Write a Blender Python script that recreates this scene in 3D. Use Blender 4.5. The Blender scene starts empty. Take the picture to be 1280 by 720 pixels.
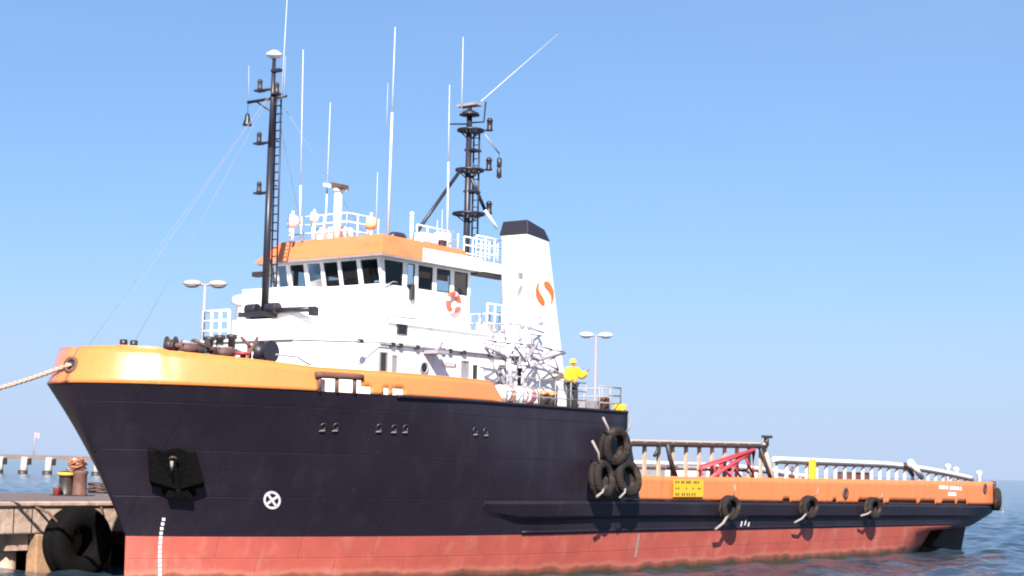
import bpy, bmesh, math, random
import numpy as np
from mathutils import Vector, Matrix
random.seed(7)
PI = math.pi
S = bpy.context.scene
COL = S.collection

# ------------------------------------------------------------------ camera
# ship frame: x aft from the stem at the waterline, y to starboard, z up from the water (metres)
FPX, HEAD, ROLL, HOR, CAMH = 2100.0, math.radians(37.0), math.radians(1.25), 586.0, 4.0
pit = math.atan((HOR - 360) / FPX)
CF = Vector((math.cos(HEAD) * math.cos(pit), math.sin(HEAD) * math.cos(pit), math.sin(pit)))
_r0 = Vector((math.sin(HEAD), -math.cos(HEAD), 0)); _u0 = _r0.cross(CF)
CR = _r0 * math.cos(ROLL) + _u0 * math.sin(ROLL)
CU = _u0 * math.cos(ROLL) - _r0 * math.sin(ROLL)
CC = Vector((-35.56, -42.0, CAMH))
cam = bpy.data.cameras.new('camera'); camo = bpy.data.objects.new('camera', cam); COL.objects.link(camo)
m3 = Matrix((CR, CU, -CF)).transposed()
camo.matrix_world = Matrix.Translation(CC) @ m3.to_4x4()
cam.sensor_width = 36; cam.lens = FPX / 1280 * 36
cam.clip_start = 0.5; cam.clip_end = 30000
S.camera = camo

# ------------------------------------------------------------------ world, sun, exposure
SUN_AZ = Vector((-0.805, -0.593, 0)).normalized(); SUN_EL = math.radians(37)
W = bpy.data.worlds.new('World'); S.world = W; W.use_nodes = True
nt = W.node_tree; nt.nodes.clear()
sky = nt.nodes.new('ShaderNodeTexSky'); sky.sky_type = 'NISHITA'; sky.sun_disc = False
sky.sun_elevation = SUN_EL
sky.sun_rotation = math.atan2(SUN_AZ.x, SUN_AZ.y)
sky.altitude = 0; sky.air_density = 1.0; sky.dust_density = 0.6; sky.ozone_density = 3.0
bg = nt.nodes.new('ShaderNodeBackground'); bg.inputs['Strength'].default_value = 0.15
wo = nt.nodes.new('ShaderNodeOutputWorld')
gm = nt.nodes.new('ShaderNodeGamma'); gm.inputs[1].default_value = .62
tn = nt.nodes.new('ShaderNodeMix'); tn.data_type = 'RGBA'; tn.blend_type = 'MULTIPLY'; tn.inputs['Factor'].default_value = 1
tn.inputs['B'].default_value = (.50, .68, .93, 1)
nt.links.new(sky.outputs[0], gm.inputs[0]); nt.links.new(gm.outputs[0], tn.inputs['A']); tcw = nt.nodes.new('ShaderNodeTexCoord'); mpw = nt.nodes.new('ShaderNodeMapping'); mpw.inputs['Scale'].default_value = (1, 1, 3.5)
nzw = nt.nodes.new('ShaderNodeTexNoise'); nzw.inputs['Scale'].default_value = 2.2; nzw.inputs['Detail'].default_value = 5; nzw.inputs['Roughness'].default_value = .55
nt.links.new(tcw.outputs['Generated'], mpw.inputs['Vector']); nt.links.new(mpw.outputs[0], nzw.inputs['Vector'])
rgw = nt.nodes.new('ShaderNodeMapRange'); rgw.inputs['From Min'].default_value = .35; rgw.inputs['From Max'].default_value = .75; rgw.inputs['To Min'].default_value = 0; rgw.inputs['To Max'].default_value = .08
nt.links.new(nzw.outputs['Fac'], rgw.inputs['Value'])
hz = nt.nodes.new('ShaderNodeMix'); hz.data_type = 'RGBA'; hz.inputs['B'].default_value = (2.4, 2.8, 3.7, 1)
nt.links.new(rgw.outputs[0], hz.inputs['Factor']); nt.links.new(tn.outputs['Result'], hz.inputs['A']); spw = nt.nodes.new('ShaderNodeSeparateXYZ'); nt.links.new(tcw.outputs['Generated'], spw.inputs[0])
hr = nt.nodes.new('ShaderNodeMapRange'); hr.interpolation_type = 'SMOOTHERSTEP'; hr.inputs['From Min'].default_value = -.02; hr.inputs['From Max'].default_value = .16; hr.inputs['To Min'].default_value = .85; hr.inputs['To Max'].default_value = 0
nt.links.new(spw.outputs['Z'], hr.inputs['Value'])
h2 = nt.nodes.new('ShaderNodeMix'); h2.data_type = 'RGBA'; h2.inputs['B'].default_value = (1.72, 2.10, 2.92, 1)
nt.links.new(hr.outputs[0], h2.inputs['Factor']); nt.links.new(hz.outputs['Result'], h2.inputs['A']); nt.links.new(h2.outputs['Result'], bg.inputs[0]); nt.links.new(bg.outputs[0], wo.inputs[0])
sl = bpy.data.lights.new('sun', 'SUN'); sl.energy = 5.0; sl.angle = math.radians(0.5); sl.color = (1, 0.94, 0.86)
so = bpy.data.objects.new('sun', sl); COL.objects.link(so)
sd = SUN_AZ * math.cos(SUN_EL) + Vector((0, 0, math.sin(SUN_EL)))
so.rotation_euler = sd.to_track_quat('Z', 'Y').to_euler(); so.location = (0, 0, 60)
S.view_settings.view_transform = 'Standard'; S.view_settings.look = 'None'
S.view_settings.exposure = 1.1; S.view_settings.gamma = 1; S.view_settings.use_curve_mapping = False
S.render.engine = 'CYCLES'
S.cycles.filter_width = 2.0
S.cycles.max_bounces = 8

# ------------------------------------------------------------------ helpers
def ray(px, py): return CF + CR * ((px - 640) / FPX) - CU * ((py - 360) / FPX)
def aty(px, py, y): d = ray(px, py); return CC + d * ((y - CC.y) / d.y)
def atx(px, py, x): d = ray(px, py); return CC + d * ((x - CC.x) / d.x)
def atz(px, py, z): d = ray(px, py); return CC + d * ((z - CC.z) / d.z)

def tag(o, label=None, cat=None, group=None, kind=None):
    if label: o['label'] = label
    if cat: o['category'] = cat
    if group: o['group'] = group
    if kind: o['kind'] = kind
    return o

def empty(name, loc=(0, 0, 0), rz=0):
    o = bpy.data.objects.new(name, None); COL.objects.link(o)
    o.location = loc; o.rotation_euler = (0, 0, rz); o.empty_display_size = 0.2
    return o

def copy_tree(o, parent=None):
    c = o.copy(); COL.objects.link(c)
    if parent is not None: c.parent = parent
    for ch in list(o.children): copy_tree(ch, c)
    return c

class MB:
    def __init__(self): self.bm = bmesh.new()
    def box(self, lo, hi, M=None):
        vs = [Vector((x, y, z)) for x in (lo[0], hi[0]) for y in (lo[1], hi[1]) for z in (lo[2], hi[2])]
        if M is not None: vs = [M @ v for v in vs]
        v = [self.bm.verts.new(p) for p in vs]
        for f in ((0, 1, 3, 2), (4, 6, 7, 5), (0, 4, 5, 1), (2, 3, 7, 6), (0, 2, 6, 4), (1, 5, 7, 3)):
            self.bm.faces.new([v[i] for i in f])
        return self
    def hexa(self, b, t):        # bottom quad, top quad
        v = [self.bm.verts.new(p) for p in list(b) + list(t)]
        n = len(b)
        self.bm.faces.new(v[:n][::-1]); self.bm.faces.new(v[n:])
        for i in range(n):
            j = (i + 1) % n; self.bm.faces.new((v[i], v[j], v[n + j], v[n + i]))
        return self
    def tube(self, p0, p1, r0, r1=None, n=8, cap=True):
        p0, p1 = Vector(p0), Vector(p1); r1 = r0 if r1 is None else r1
        d = p1 - p0
        if d.length < 1e-6: return self
        q = d.to_track_quat('Z', 'Y')
        A = []; B = []
        for i in range(n):
            a = 2 * PI * i / n; o = q @ Vector((math.cos(a), math.sin(a), 0))
            A.append(self.bm.verts.new(p0 + o * r0)); B.append(self.bm.verts.new(p1 + o * r1))
        for i in range(n):
            j = (i + 1) % n; f = self.bm.faces.new((A[i], A[j], B[j], B[i])); f.smooth = True
        if cap: self.bm.faces.new(A[::-1]); self.bm.faces.new(B)
        return self
    def path(self, pts, r, n=6):
        pts = [Vector(p) for p in pts]
        rings = []
        for k, p in enumerate(pts):
            d = (pts[min(k + 1, len(pts) - 1)] - pts[max(k - 1, 0)])
            q = d.to_track_quat('Z', 'Y')
            rr = r[k] if isinstance(r, (list, tuple)) else r
            rings.append([self.bm.verts.new(p + q @ Vector((math.cos(2 * PI * i / n) * rr, math.sin(2 * PI * i / n) * rr, 0))) for i in range(n)])
        for a, b in zip(rings, rings[1:]):
            for i in range(n):
                j = (i + 1) % n; f = self.bm.faces.new((a[i], a[j], b[j], b[i])); f.smooth = True
        self.bm.faces.new(rings[0][::-1]); self.bm.faces.new(rings[-1])
        return self
    def lathe(self, prof, M=None, n=20):   # prof: (r, z) list; closed to the axis at the ends
        M = M or Matrix.Identity(4)
        rings = []
        for r, z in prof:
            rings.append([self.bm.verts.new(M @ Vector((math.cos(2 * PI * i / n) * r, math.sin(2 * PI * i / n) * r, z))) for i in range(n)])
        for a, b in zip(rings, rings[1:]):
            for i in range(n):
                j = (i + 1) % n; f = self.bm.faces.new((a[i], a[j], b[j], b[i])); f.smooth = True
        self.bm.faces.new(rings[0][::-1]); self.bm.faces.new(rings[-1])
        return self
    def ring(self, prof, M=None, n=32):    # prof: closed loop of (r, z): a torus-like body
        M = M or Matrix.Identity(4)
        rings = [[self.bm.verts.new(M @ Vector((math.cos(2 * PI * i / n) * r, math.sin(2 * PI * i / n) * r, z))) for i in range(n)] for r, z in prof]
        for k in range(len(rings)):
            a, b = rings[k], rings[(k + 1) % len(rings)]
            for i in range(n):
                j = (i + 1) % n; f = self.bm.faces.new((a[i], a[j], b[j], b[i])); f.smooth = True
        return self
    def prism(self, poly, o, ax, ay, depth):
        o, ax, ay = Vector(o), Vector(ax), Vector(ay); nz = ax.cross(ay).normalized() * depth
        b = [o + ax * x + ay * y for x, y in poly]
        return self.hexa(b, [p + nz for p in b])
    def ball(self, c, r, sc=(1, 1, 1), n=12):
        M = Matrix.Translation(Vector(c)) @ Matrix.Diagonal((r * sc[0], r * sc[1], r * sc[2], 1))
        k = n // 2
        return self.lathe([(max(math.sin(PI * i / k), .02), -math.cos(PI * i / k)) for i in range(k + 1)], M, n)
    def build(self, name, mat, parent=None, bevel=0, mods=()):
        bmesh.ops.recalc_face_normals(self.bm, faces=self.bm.faces[:])
        me = bpy.data.meshes.new(name); self.bm.to_mesh(me); self.bm.free()
        me.materials.append(mat)
        o = bpy.data.objects.new(name, me); COL.objects.link(o)
        if parent is not None: o.parent = parent
        if bevel:
            b = o.modifiers.new('bevel', 'BEVEL'); b.width = bevel; b.segments = 2; b.limit_method = 'ANGLE'
        return o

# ------------------------------------------------------------------ materials
MATS = {}
def mat(name, col, rough=.5, var=.12, scale=1.5, bump=.0, bscale=3.0, metal=0, dirt=None, dirt_amt=.0, dirt_scale=2.0, streak=0.0, spec=.5, coat=0, stretch=None, plates=None, chips=None, chip_amt=.0, chip_scale=6):
    m = bpy.data.materials.new(name); m.use_nodes = True; N = m.node_tree.nodes; L = m.node_tree.links
    p = N['Principled BSDF']; p.inputs['Roughness'].default_value = rough; p.inputs['Metallic'].default_value = metal
    p.inputs['Specular IOR Level'].default_value = spec
    if coat: p.inputs['Coat Weight'].default_value = coat; p.inputs['Coat Roughness'].default_value = .09
    tc = N.new('ShaderNodeTexCoord')
    nz = N.new('ShaderNodeTexNoise'); nz.inputs['Scale'].default_value = scale; nz.inputs['Detail'].default_value = 6
    L.new(tc.outputs['Object'], nz.inputs['Vector'])
    mx = N.new('ShaderNodeMix'); mx.data_type = 'RGBA'
    mx.inputs['A'].default_value = [c * (1 - var) for c in col] + [1]
    mx.inputs['B'].default_value = [min(1, c * (1 + var)) for c in col] + [1]
    L.new(nz.outputs['Fac'], mx.inputs['Factor'])
    out = mx.outputs['Result']
    if dirt is not None:
        mp = N.new('ShaderNodeMapping'); L.new(tc.outputs['Object'], mp.inputs['Vector'])
        if stretch: mp.inputs['Scale'].default_value = stretch
        n2 = N.new('ShaderNodeTexNoise'); n2.inputs['Scale'].default_value = dirt_scale; n2.inputs['Detail'].default_value = 8; n2.inputs['Roughness'].default_value = .65
        L.new(mp.outputs[0], n2.inputs['Vector'])
        rp = N.new('ShaderNodeMapRange'); rp.inputs['From Min'].default_value = .52; rp.inputs['From Max'].default_value = .72
        rp.inputs['To Max'].default_value = dirt_amt
        L.new(n2.outputs['Fac'], rp.inputs['Value'])
        m2 = N.new('ShaderNodeMix'); m2.data_type = 'RGBA'; L.new(rp.outputs[0], m2.inputs['Factor'])
        L.new(out, m2.inputs['A']); m2.inputs['B'].default_value = list(dirt) + [1]; out = m2.outputs['Result']
    if chips is not None:
        n4 = N.new('ShaderNodeTexNoise'); n4.inputs['Scale'].default_value = chip_scale; n4.inputs['Detail'].default_value = 9; n4.inputs['Roughness'].default_value = .7
        L.new(tc.outputs['Object'], n4.inputs['Vector'])
        r4 = N.new('ShaderNodeMapRange'); r4.inputs['From Min'].default_value = .64; r4.inputs['From Max'].default_value = .70; r4.inputs['To Max'].default_value = chip_amt
        L.new(n4.outputs['Fac'], r4.inputs['Value'])
        m4 = N.new('ShaderNodeMix'); m4.data_type = 'RGBA'; L.new(r4.outputs[0], m4.inputs['Factor']); L.new(out, m4.inputs['A']); m4.inputs['B'].default_value = list(chips) + [1]; out = m4.outputs['Result']
    brick = None
    if plates:
        sp = N.new('ShaderNodeSeparateXYZ'); cb = N.new('ShaderNodeCombineXYZ'); L.new(tc.outputs['Object'], sp.inputs[0]); L.new(sp.outputs['X'], cb.inputs['X']); L.new(sp.outputs['Z'], cb.inputs['Y'])
        brick = N.new('ShaderNodeTexBrick'); brick.inputs['Scale'].default_value = 1; brick.inputs['Brick Width'].default_value = plates[0]; brick.inputs['Row Height'].default_value = plates[1]
        brick.inputs['Mortar Size'].default_value = .018; brick.inputs['Mortar Smooth'].default_value = .6
        brick.inputs['Color1'].default_value = (.94, .94, .94, 1); brick.inputs['Color2'].default_value = (1.05, 1.05, 1.05, 1); brick.inputs['Mortar'].default_value = (.82, .82, .82, 1)
        L.new(cb.outputs[0], brick.inputs['Vector'])
        m5 = N.new('ShaderNodeMix'); m5.data_type = 'RGBA'; m5.blend_type = 'MULTIPLY'; m5.inputs['Factor'].default_value = .8
        L.new(out, m5.inputs['A']); L.new(brick.outputs['Color'], m5.inputs['B']); out = m5.outputs['Result']
    L.new(out, p.inputs['Base Color'])
    if bump:
        n3 = N.new('ShaderNodeTexNoise'); n3.inputs['Scale'].default_value = bscale; n3.inputs['Detail'].default_value = 4
        L.new(tc.outputs['Object'], n3.inputs['Vector'])
        b = N.new('ShaderNodeBump'); b.inputs['Strength'].default_value = bump; b.inputs['Distance'].default_value = .1
        L.new(n3.outputs['Fac'], b.inputs['Height']); L.new(b.outputs[0], p.inputs['Normal'])
        if brick:
            b2 = N.new('ShaderNodeBump'); b2.invert = True; b2.inputs['Strength'].default_value = .5; b2.inputs['Distance'].default_value = .03; L.new(brick.outputs['Fac'], b2.inputs['Height']); L.new(b.outputs[0], b2.inputs['Normal']); L.new(b2.outputs[0], p.inputs['Normal'])
    MATS[name] = m
    return m

black_paint = mat('black_hull_paint', (.0205, .0150, .0245), .42, .35, .6, .28, .75, spec=.32, dirt=(.048, .040, .046), dirt_amt=.3, dirt_scale=1.5, stretch=(1, 1, .18), plates=(2.6, 1.45), chips=(.10, .045, .03), chip_amt=.55, chip_scale=3.5)
orange_paint = mat('orange_paint', (.76, .225, .055), .34, .08, .8, .16, 1.3, coat=1.0, dirt=(.58, .17, .04), dirt_amt=.4, dirt_scale=2.2, stretch=(1, 1, .2), chips=(.24, .075, .03), chip_amt=.7, chip_scale=5)
orange_aft = mat('weathered_orange_paint', (.74, .21, .068), .45, .10, .8, .18, 1.3, dirt=(.46, .13, .05), dirt_amt=.6, dirt_scale=2.6, stretch=(1, 1, .2), chips=(.16, .06, .035), chip_amt=.7, chip_scale=4)
white_paint = mat('white_paint', (.88, .86, .85), .4, .03, .8, .03, 1.0, dirt=(.50, .38, .30), dirt_amt=.5, dirt_scale=2.2, stretch=(1, 1, .10), chips=(.45, .25, .15), chip_amt=.5, chip_scale=4)
white_plain = mat('white_enamel', (.82, .82, .82), .35, .04)
mast_paint = mat('dark_mast_paint', (.024, .021, .030), .4, .3)
dark_metal = mat('dark_machinery_paint', (.035, .028, .028), .5, .4, 4, dirt=(.16, .06, .03), dirt_amt=.7, dirt_scale=5)
whip_paint = mat('whip_fibreglass', (.62, .62, .66), .5, .1)
rust_metal = mat('rusty_steel', (.13, .06, .045), .7, .4, 4, dirt=(.05, .03, .025), dirt_amt=.8, dirt_scale=6)
davit_grey = mat('davit_grey', (.34, .31, .36), .5, .2, 3)
grey_paint = mat('grey_paint', (.30, .29, .31), .5, .15, 3, dirt=(.14, .08, .06), dirt_amt=.5, dirt_scale=4)
pale_rail = mat('pale_rail_paint', (.66, .60, .54), .5, .1, 2, dirt=(.35, .20, .13), dirt_amt=.4, dirt_scale=4)
beige_paint = mat('beige_rail_paint', (.50, .38, .28), .5, .12, 2, dirt=(.30, .14, .08), dirt_amt=.6, dirt_scale=4)
rubber = mat('tyre_rubber', (.020, .015, .013), .8, .4, 4, .6, 9, spec=.25, dirt=(.13, .085, .065), dirt_amt=.85, dirt_scale=2.2, chips=(.22, .17, .14), chip_amt=.6, chip_scale=7)
black_rubber = mat('black_rubber', (.005, .0045, .0045), .9, .4, 3, .4, 8, spec=.1)
grey_rope = mat('pale_rope', (.27, .23, .21), .9, .25, 8)
red_paint = mat('red_frame_paint', (.55, .06, .07), .5, .15, 3)
yellow_paint = mat('yellow_paint', (.80, .50, .03), .5, .1, 3)
deck_paint = mat('deck_paint', (.12, .06, .045), .7, .3, 2)
lens_glass = mat('lamp_lens', (.20, .20, .22), .1, .1)
tan_paint = mat('cream_lamp_paint', (.72, .50, .26), .5, .1, 3)
concrete = mat('quay_concrete', (.44, .32, .25), .85, .3, .7, .6, 2.5, dirt=(.20, .115, .085), dirt_amt=.9, dirt_scale=1.6, chips=(.10, .06, .045), chip_amt=.8, chip_scale=2.2)
dark_conc = mat('dark_concrete', (.085, .068, .055), .8, .4, 1, .5, 3, dirt=(.03, .03, .022), dirt_amt=.8, dirt_scale=1.5)  # darker concrete under the slab and at its joints
pink_pole = mat('pole_paint', (.42, .30, .30), .55, .1, 3)
interior = mat('dark_interior', (.03, .028, .028), .8, .2)

# underwater paint: red lead, chalky, with a weed line just above the water
def red_bottom():
    m = mat('red_antifouling', (.42, .084, .060), .6, .28, .9, .2, 1.2, dirt=(.50, .19, .14), dirt_amt=.6, dirt_scale=1.3, stretch=(1, 1, .5), plates=(2.6, .9), chips=(.20, .05, .045), chip_amt=.6, chip_scale=3)
    N = m.node_tree.nodes; L = m.node_tree.links; p = N['Principled BSDF']
    src = p.inputs['Base Color'].links[0].from_socket
    tc = N.new('ShaderNodeTexCoord'); sep = N.new('ShaderNodeSeparateXYZ'); L.new(tc.outputs['Object'], sep.inputs[0])
    n = N.new('ShaderNodeTexNoise'); n.inputs['Scale'].default_value = 1.0; n.inputs['Detail'].default_value = 7; L.new(tc.outputs['Object'], n.inputs['Vector'])
    a = N.new('ShaderNodeMath'); a.operation = 'MULTIPLY_ADD'; a.inputs[1].default_value = -.55; L.new(n.outputs['Fac'], a.inputs[0]); L.new(sep.outputs['Z'], a.inputs[2])
    r = N.new('ShaderNodeMapRange'); r.inputs['From Min'].default_value = -.14; r.inputs['From Max'].default_value = .20; r.inputs['To Min'].default_value = 1; r.inputs['To Max'].default_value = 0
    L.new(a.outputs[0], r.inputs['Value'])
    mx = N.new('ShaderNodeMix'); mx.data_type = 'RGBA'; L.new(r.outputs[0], mx.inputs['Factor']); L.new(src, mx.inputs['A']); mx.inputs['B'].default_value = (.055, .04, .022, 1)
    # salt band
    r2 = N.new('ShaderNodeMapRange'); r2.inputs['From Min'].default_value = .05; r2.inputs['From Max'].default_value = .14; L.new(a.outputs[0], r2.inputs['Value'])
    r3 = N.new('ShaderNodeMapRange'); r3.inputs['From Min'].default_value = .14; r3.inputs['From Max'].default_value = .30; r3.inputs['To Min'].default_value = .22; r3.inputs['To Max'].default_value = 0; L.new(a.outputs[0], r3.inputs['Value'])
    mu = N.new('ShaderNodeMath'); mu.operation = 'MULTIPLY'; L.new(r2.outputs[0], mu.inputs[0]); L.new(r3.outputs[0], mu.inputs[1])
    m3_ = N.new('ShaderNodeMix'); m3_.data_type = 'RGBA'; L.new(mu.outputs[0], m3_.inputs['Factor']); L.new(mx.outputs['Result'], m3_.inputs['A']); m3_.inputs['B'].default_value = (.62, .36, .24, 1)
    L.new(m3_.outputs['Result'], p.inputs['Base Color'])
    return m
red_hull = red_bottom()

def glass_mat():
    m = bpy.data.materials.new('tinted_window_glass'); m.use_nodes = True; N = m.node_tree.nodes; L = m.node_tree.links; N.clear()
    tr = N.new('ShaderNodeBsdfTransparent'); tr.inputs[0].default_value = (.62, .66, .68, 1)
    gl = N.new('ShaderNodeBsdfGlossy'); gl.inputs['Roughness'].default_value = .03
    lw = N.new('ShaderNodeFresnel'); lw.inputs[0].default_value = 1.45
    mx = N.new('ShaderNodeMixShader'); o = N.new('ShaderNodeOutputMaterial')
    L.new(lw.outputs[0], mx.inputs[0]); L.new(tr.outputs[0], mx.inputs[1]); L.new(gl.outputs[0], mx.inputs[2]); L.new(mx.outputs[0], o.inputs[0])
    return m
glass = glass_mat()
dark_glass = mat('dark_glass', (.012, .012, .014), .08, .2)

def water_mat():
    m = bpy.data.materials.new('harbour_water'); m.use_nodes = True; N = m.node_tree.nodes; L = m.node_tree.links
    p = N['Principled BSDF']; p.inputs['Base Color'].default_value = (.028, .046, .066, 1); p.inputs['Roughness'].default_value = .10; p.inputs['IOR'].default_value = 1.33
    tc = N.new('ShaderNodeTexCoord')
    mp = N.new('ShaderNodeMapping'); mp.inputs['Rotation'].default_value = (0, 0, math.radians(20)); mp.inputs['Scale'].default_value = (1.6, 1.0, 1); L.new(tc.outputs['Object'], mp.inputs['Vector'])
    hs = []
    for sc, amp in ((.9, 1.0), (3.2, .35)):
        n = N.new('ShaderNodeTexNoise'); n.inputs['Scale'].default_value = sc; n.inputs['Detail'].default_value = 4; L.new(mp.outputs[0], n.inputs['Vector'])
        a = N.new('ShaderNodeMath'); a.operation = 'MULTIPLY'; a.inputs[1].default_value = amp; L.new(n.outputs['Fac'], a.inputs[0]); hs.append(a)
    ad = N.new('ShaderNodeMath'); ad.operation = 'ADD'; L.new(hs[0].outputs[0], ad.inputs[0]); L.new(hs[1].outputs[0], ad.inputs[1])
    b = N.new('ShaderNodeBump'); b.inputs['Strength'].default_value = .9; b.inputs['Distance'].default_value = .10
    L.new(ad.outputs[0], b.inputs['Height']); L.new(b.outputs[0], p.inputs['Normal'])
    return m

# ------------------------------------------------------------------ the sea
def make_sea():
    rs = [20.0]
    while rs[-1] < 14000:
        r = rs[-1]; rs.append(r + (.34 if r < 120 else .34 + (r - 120) * .014))
    a0 = math.atan2(CF.y, CF.x)
    an = list(np.arange(-.36, .3601, .0022)); rest = list(np.linspace(.36, 2 * PI - .36, 60)[1:-1])
    ang = np.array(an + rest) + a0
    R = np.array(rs); nr, na = len(R), len(ang)
    X = CC.x + R[:, None] * np.cos(ang)[None, :]; Y = CC.y + R[:, None] * np.sin(ang)[None, :]
    rng = np.random.RandomState(3); Z = np.zeros_like(X)
    for k in range(26):
        lam = 1.2 * (4.5 / 1.2) ** rng.rand(); th = math.radians(250) + rng.randn() * .9
        kk = 2 * PI / lam; amp = .0075 * lam
        fade = np.clip(lam * 60 / R, 0, 1)[:, None]
        Z += amp * fade * np.sin(kk * (X * math.cos(th) + Y * math.sin(th)) + rng.rand() * 6.28)
    Z = Z + .25 * np.abs(Z) ** 1.0 * 0.3
    co = np.stack([X, Y, Z], -1).reshape(-1, 3)
    i = np.arange(nr - 1)[:, None] * na; j = np.arange(na)[None, :]; j2 = (j + 1) % na
    q = np.stack([i + j, i + j2, i + na + j2, i + na + j], -1).reshape(-1, 4)
    # inner disc
    nv = len(co)
    co = np.vstack([co, [[CC.x, CC.y, 0]]])
    tri = np.stack([np.full(na, nv), np.arange(na), (np.arange(na) + 1) % na], -1)
    loops = np.concatenate([q.ravel(), tri[:, [0, 1, 2]].ravel()])
    starts = np.concatenate([np.arange(len(q)) * 4, len(q) * 4 + np.arange(na) * 3])
    me = bpy.data.meshes.new('water')
    me.vertices.add(len(co)); me.vertices.foreach_set('co', co.ravel())
    me.loops.add(len(loops)); me.loops.foreach_set('vertex_index', loops.astype(np.int32))
    me.polygons.add(len(starts)); me.polygons.foreach_set('loop_start', starts.astype(np.int32))
    me.update(calc_edges=True); me.polygons.foreach_set('use_smooth', np.ones(len(starts), bool))
    me.validate(); me.materials.append(water_mat())
    o = bpy.data.objects.new('water', me); COL.objects.link(o); tag(o, kind='structure')
make_sea()

# ------------------------------------------------------------------ hull form
S_END, S_FOC, Z_BOOT = 60.2, 19.9, 1.62
def lerp(a, b, t): return a + (b - a) * t
def interp(x, xs, ys):
    return float(np.interp(x, xs, ys))
def s_stem(z): return interp(z, [-1.5, 0, 1.62, 6.35], [.35, .15, .12, -2.50])
def s_aft(z): return interp(z, [-1.5, 0, 1.25, 1.45, 2.35, 2.9], [56.9, 57.3, 57.6, 58.0, 60.3, 60.4])
def hb(s, z):
    """half breadth of the moulded hull"""
    t = min(max(z / 6.3, 0), 1.0); s0 = s_stem(z)
    run = lerp(21, 11.6, t); bm_ = lerp(5.35, 5.95, min(1, t * 1.6)); p = lerp(2.1, 1.55, t); q = lerp(.95, .50, t ** 1.3)
    u = min(max((s - s0) / run, 0), 1)
    b = bm_ * (1 - (1 - u) ** p) ** q
    sa = interp(z, [0, 1.25, 1.45, 2.0, 2.9], [46, 48.0, 51.5, 54, 56]); se = s_aft(z)
    if s > sa:
        k = min((s - sa) / (se - sa), 1); fa = interp(z, [0, 1.25, 1.45, 1.62, 2.3, 2.9], [.38, .46, .84, .86, .90, .93])
        b *= 1 - (1 - fa) * k ** (1.5 if z < 1.4 else 2.2)
    return b
def zmain(s): return 2.90 - .36 * min(max((s - 20.7) / 39, 0), 1)
def shear(s, z): return z - .36 * min(max((s - 20.7) / 39, 0), 1) * min(max(z / 2.9, 0), 1.2)

def shell(rows, s1, n, bunch=1.6):
    """port + starboard grid; rows are z levels; returns a bmesh"""
    bm = bmesh.new(); P = []; Q = []
    for z in rows:
        a, b = [], []
        e = s1(z)
        for i in range(n + 1):
            u = (i / n) ** bunch; s = lerp(s_stem(z), e, u); h = hb(s, z)
            a.append(bm.verts.new((s, -h, shear(s, z))))
            b.append(a[0] if i == 0 else bm.verts.new((s, h, shear(s, z))))
        P.append(a); Q.append(b)
    for k in range(len(rows) - 1):
        for i in range(n):
            for G, fl in ((P, 0), (Q, 1)):
                vs = [G[k][i], G[k][i + 1], G[k + 1][i + 1], G[k + 1][i]]
                vs = list(dict.fromkeys(vs))
                if fl: vs = vs[::-1]
                if len(vs) >= 3:
                    f = bm.faces.new(vs); f.smooth = True
        f = bm.faces.new((P[k][n], Q[k][n], Q[k + 1][n], P[k + 1][n]))
    return bm, P, Q
def link(name, bm, m, parent):
    mb = MB(); mb.bm.free(); mb.bm = bm
    return mb.build(name, m, parent)
def hull_hit(px, py, out=.0):
    y = -5.0
    for _ in range(40):
        p = aty(px, py, y); y = lerp(y, -hb(p.x, p.z) - out, .6)
    return aty(px, py, y)
def hull_frame(p):
    e = .05
    ts = Vector((2 * e, -hb(p.x + e, p.z) + hb(p.x - e, p.z), 0)).normalized()
    tz = Vector((0, -hb(p.x, p.z + e) + hb(p.x, p.z - e), 2 * e)).normalized()
    n = ts.cross(tz).normalized()          # outward (port)
    if n.y > 0: n = -n
    return ts, tz, n

SHIP = tag(empty('supply_ship', (0, 0, 0)), 'offshore supply ship with black hull, orange bulwarks and white superstructure moored at the quay', 'ship')

bm, P, Q = shell([-1.5, -.7, 0, .4, .8, 1.25, 1.45, Z_BOOT], s_aft, 90)
under = link('underwater_hull', bm, red_hull, SHIP)
under.data.materials.append(black_paint)
for pl in under.data.polygons:
    if pl.center.x > 53.4 and pl.center.z > .95: pl.material_index = 1
bm, P, Q = shell([Z_BOOT, 1.75, 1.95, 2.35, 2.6, 2.9], s_aft, 90)
top_low = P[-1]
bm2, P2, Q2 = shell([2.9, 3.6, 4.3, 5.0, 5.6, 6.0, 6.33], lambda z: S_FOC + .12 * (z - 2.9) / 3.4, 60)
# join both into one topside mesh
_tmp = bpy.data.meshes.new('tmp'); bm2.to_mesh(_tmp); bm2.free(); bm.from_mesh(_tmp); bpy.data.meshes.remove(_tmp)
hull = link('hull', bm, black_paint, SHIP)

# skeg under the counter: weed-dark colour and sloped front stand in for stern shadow
b = MB(); b.hexa([(52.0, -3.7, -1.5), (58.2, -3.9, -1.5), (58.2, 3.9, -1.5), (52.0, 3.7, -1.5)], [(55.6, -4.45, 1.52), (58.35, -4.45, 1.52), (58.35, 4.45, 1.52), (55.6, 4.45, 1.52)]); b.build('skeg', mat('weed_shade_skeg_paint', (.022, .016, .014), .7, .5, 1.5, .3, 3), SHIP, bevel=.15)
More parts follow.
